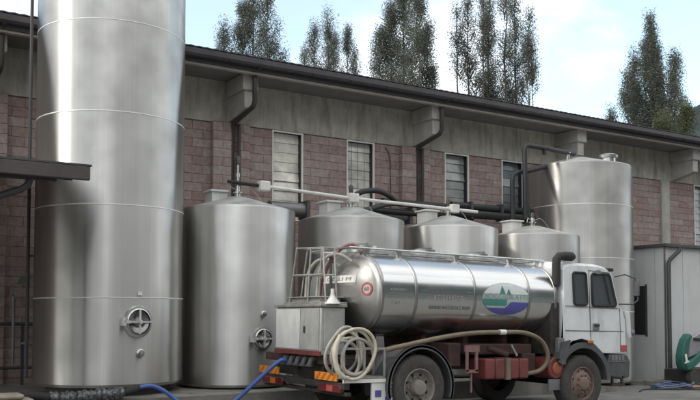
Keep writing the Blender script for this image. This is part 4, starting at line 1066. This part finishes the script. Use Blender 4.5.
# ------------------------------------------------------------------ poplars behind the roof
def leaf_mat(name, c0, c1, tr_=.4):
    m = bpy.data.materials.new(name); m.use_nodes = True; nt = m.node_tree; N = nt.nodes; L = nt.links
    b = N['Principled BSDF']; at = N.new('ShaderNodeAttribute'); at.attribute_name = 'tone'
    mx = N.new('ShaderNodeMix'); mx.data_type = 'RGBA'; mx.inputs['A'].default_value = (*c0,1); mx.inputs['B'].default_value = (*c1,1)
    L.new(at.outputs['Fac'], mx.inputs['Factor']); L.new(mx.outputs['Result'], b.inputs['Base Color'])
    b.inputs['Roughness'].default_value = .55; b.inputs['Specular IOR Level'].default_value = .4
    td = N.new('ShaderNodeBsdfTranslucent'); L.new(mx.outputs['Result'], td.inputs['Color'])
    ms = N.new('ShaderNodeMixShader'); ms.inputs[0].default_value = tr_
    L.new(b.outputs[0], ms.inputs[1]); L.new(td.outputs[0], ms.inputs[2]); L.new(ms.outputs[0], N['Material Output'].inputs['Surface'])
    return m
M['leaf'] = leaf_mat('poplar_leaf', (.115,.13,.11), (.195,.21,.175))
M['leaf_y'] = leaf_mat('yellowing_leaf', (.06,.075,.035), (.13,.14,.065))
RT = Vector((math.cos(TH), -math.sin(TH), 0)); FW = Vector((math.sin(TH), math.cos(TH), 0))
def leaf_obj(name, P, T, size, m, parent, rng):
    n = len(P); a = rng.normal(size=(n,3)); a /= np.linalg.norm(a,axis=1)[:,None]
    c = rng.normal(size=(n,3)); c -= a*(a*c).sum(1)[:,None]; c /= np.linalg.norm(c,axis=1)[:,None]
    s = size*rng.uniform(.6,1.3,(n,1))
    q = np.stack([P-a*s*.5, P+c*s*.34, P+a*s*.5, P-c*s*.34], 1).reshape(-1,3)
    me = bpy.data.meshes.new(name); me.vertices.add(4*n); me.vertices.foreach_set('co', q.astype(np.float32).ravel())
    me.loops.add(4*n); me.loops.foreach_set('vertex_index', np.arange(4*n, dtype=np.int32))
    me.polygons.add(n); me.polygons.foreach_set('loop_start', np.arange(0,4*n,4,dtype=np.int32)); me.polygons.foreach_set('loop_total', np.full(n,4,np.int32))
    at = me.attributes.new('tone','FLOAT','FACE'); at.data.foreach_set('value', T.astype(np.float32))
    me.update(); me.validate(); me.materials.append(m)
    o = bpy.data.objects.new(name, me); COL.objects.link(o); o.parent = parent; return o
def tree(name, label, pos, plumes, seed, m, lsize=.09, dens=1., base=0., group='poplars in a row behind the roof'):
    """plumes: (offset right, offset deep, top height, half width, foot of foliage)"""
    rng = np.random.default_rng(seed); t = thing(name, label, 'tree', pos, 0, group)
    tb = MB(); P = []; T = []
    H = max(p[2] for p in plumes)
    for (ox, oy, top, hw, z0) in plumes:
        o2 = RT*ox + FW*oy
        k = 10; st = [Vector((0,0,0)).lerp(o2, min(1, (i/k)*2.2)) + Vector((0,0,top*.97*i/k)) + Vector((rng.normal(0,.06), rng.normal(0,.06), 0)) for i in range(k+1)]
        tb.tube(st, [max(.16*(1-i/k)+.012,.012)*(1.2 if hw > .7 else .7) for i in range(k+1)], 7)
        nb = int((top-z0)*6.0)
        for bi in range(nb):
            f = rng.uniform(0,1); zc = z0+(top-z0)*f
            env = hw*(min(1, (f+.08)/.22)**.6)*(1-f**2.2)**.8 + .05
            az = rng.uniform(0, 2*math.pi); ln = rng.uniform(.6,1.7)*(1-.4*f)
            i0 = int(f*k*.999); axis_ = st[max(0,min(k-1,i0))].lerp(st[min(k,i0+1)], .5)
            rad = env*math.sqrt(rng.uniform(.12,1))
            root = Vector((axis_.x, axis_.y, zc-ln*.7)); tip = Vector((axis_.x+math.cos(az)*rad, axis_.y+math.sin(az)*rad, zc+ln*.3))
            midp = root.lerp(tip,.55)+Vector((math.cos(az),math.sin(az),0))*rad*.18
            tb.tube([root, midp, tip], [.035,.02,.006], 4, caps=False)
            nl = int(rng.uniform(180,370)*dens*(.6+hw*.45)); s = rng.beta(2.2,1.2,nl)[:,None]
            A = np.array(root)[None]; Mi = np.array(midp)[None]; B = np.array(tip)[None]
            c = (1-s)**2*A+2*s*(1-s)*Mi+s*s*B
            sp_ = .10+.20*rng.uniform(.4,1)*hw**.5
            P.append(c + np.clip(rng.normal(0,1,(nl,3)),-1.5,1.5)*np.array([sp_,sp_,sp_*1.5])); T.append(np.clip(rng.normal(.2+.55*rng.uniform(),.18,nl),0,1))
    P = np.concatenate(P); T = np.concatenate(T)
    tb.build('trunk', M['bark'], t, smooth=60); leaf_obj('crown', P, T, lsize, m, t, rng)
    return t
def at(px, Z):
    q = FW*Z + RT*((px-350)/850*Z); return Vector((q.x, -17.5+q.y, -.5))
def hgt(py, Z): return (315-py)/850*Z + 1.62 + .5
def poplar(label, px, Z, pl, seed, m=None, **kw):
    rng = random.Random(seed)
    tree('poplar_tree', label, at(px,Z), [((x-px)/850*Z, rng.uniform(-1.2,1.2), hgt(y,Z), w_*1.55/850*Z, hgt(pf,Z)) for x, y, w_, pf in pl], seed, m or M['leaf'], **kw)
poplar('leafy poplar nearest the tallest tank, with a small lone plume on its left', 252, 58, [(224,22,6,75),(217,42,4,75),(240,0,9,80),(252,-22,11,90),(267,-12,10,90),(279,38,7,90)], 21, dens=1.0)
poplar('shortest and most open poplar of the row, with a narrow plume apart on its right', 325, 66, [(303,42,6,85),(314,24,7,90),(329,11,8,95),(333,30,8,95),(348,28,5,95),(355,52,4,95)], 22, dens=.62)
poplar('dense dark poplar behind the middle of the roof', 403, 56, [(381,22,9,100),(392,-8,11,105),(405,-30,13,110),(418,-14,12,110),(428,20,8,110),(434,66,4,110)], 23, dens=1.15)
poplar('thin airy poplar of several upright stems with bare trunks showing', 497, 58, [(460,2,7,110),(472,-14,8,115),(483,-20,7,115),(494,-26,8,120),(506,-26,10,125),(519,-8,9,125),(528,10,6,125),(536,42,5,125)], 24, dens=.62)
poplar('pointed conical poplar standing alone at the right above the roof', 652, 62, [(653,13,8,150),(641,46,9,150),(664,40,9,150),(628,76,8,150),(618,100,6,150),(658,28,8,150),(672,56,9,150),(640,64,10,150),(660,70,12,150),(675,70,8,150),(684,92,6,150),(650,40,12,150)], 25, dens=.75)
poplar('low yellowish green tree at the foot of the pointed poplar', 678, 50, [(672,116,10,150),(684,110,9,150),(660,122,7,150)], 26, m=M['leaf_y'], dens=1.2)
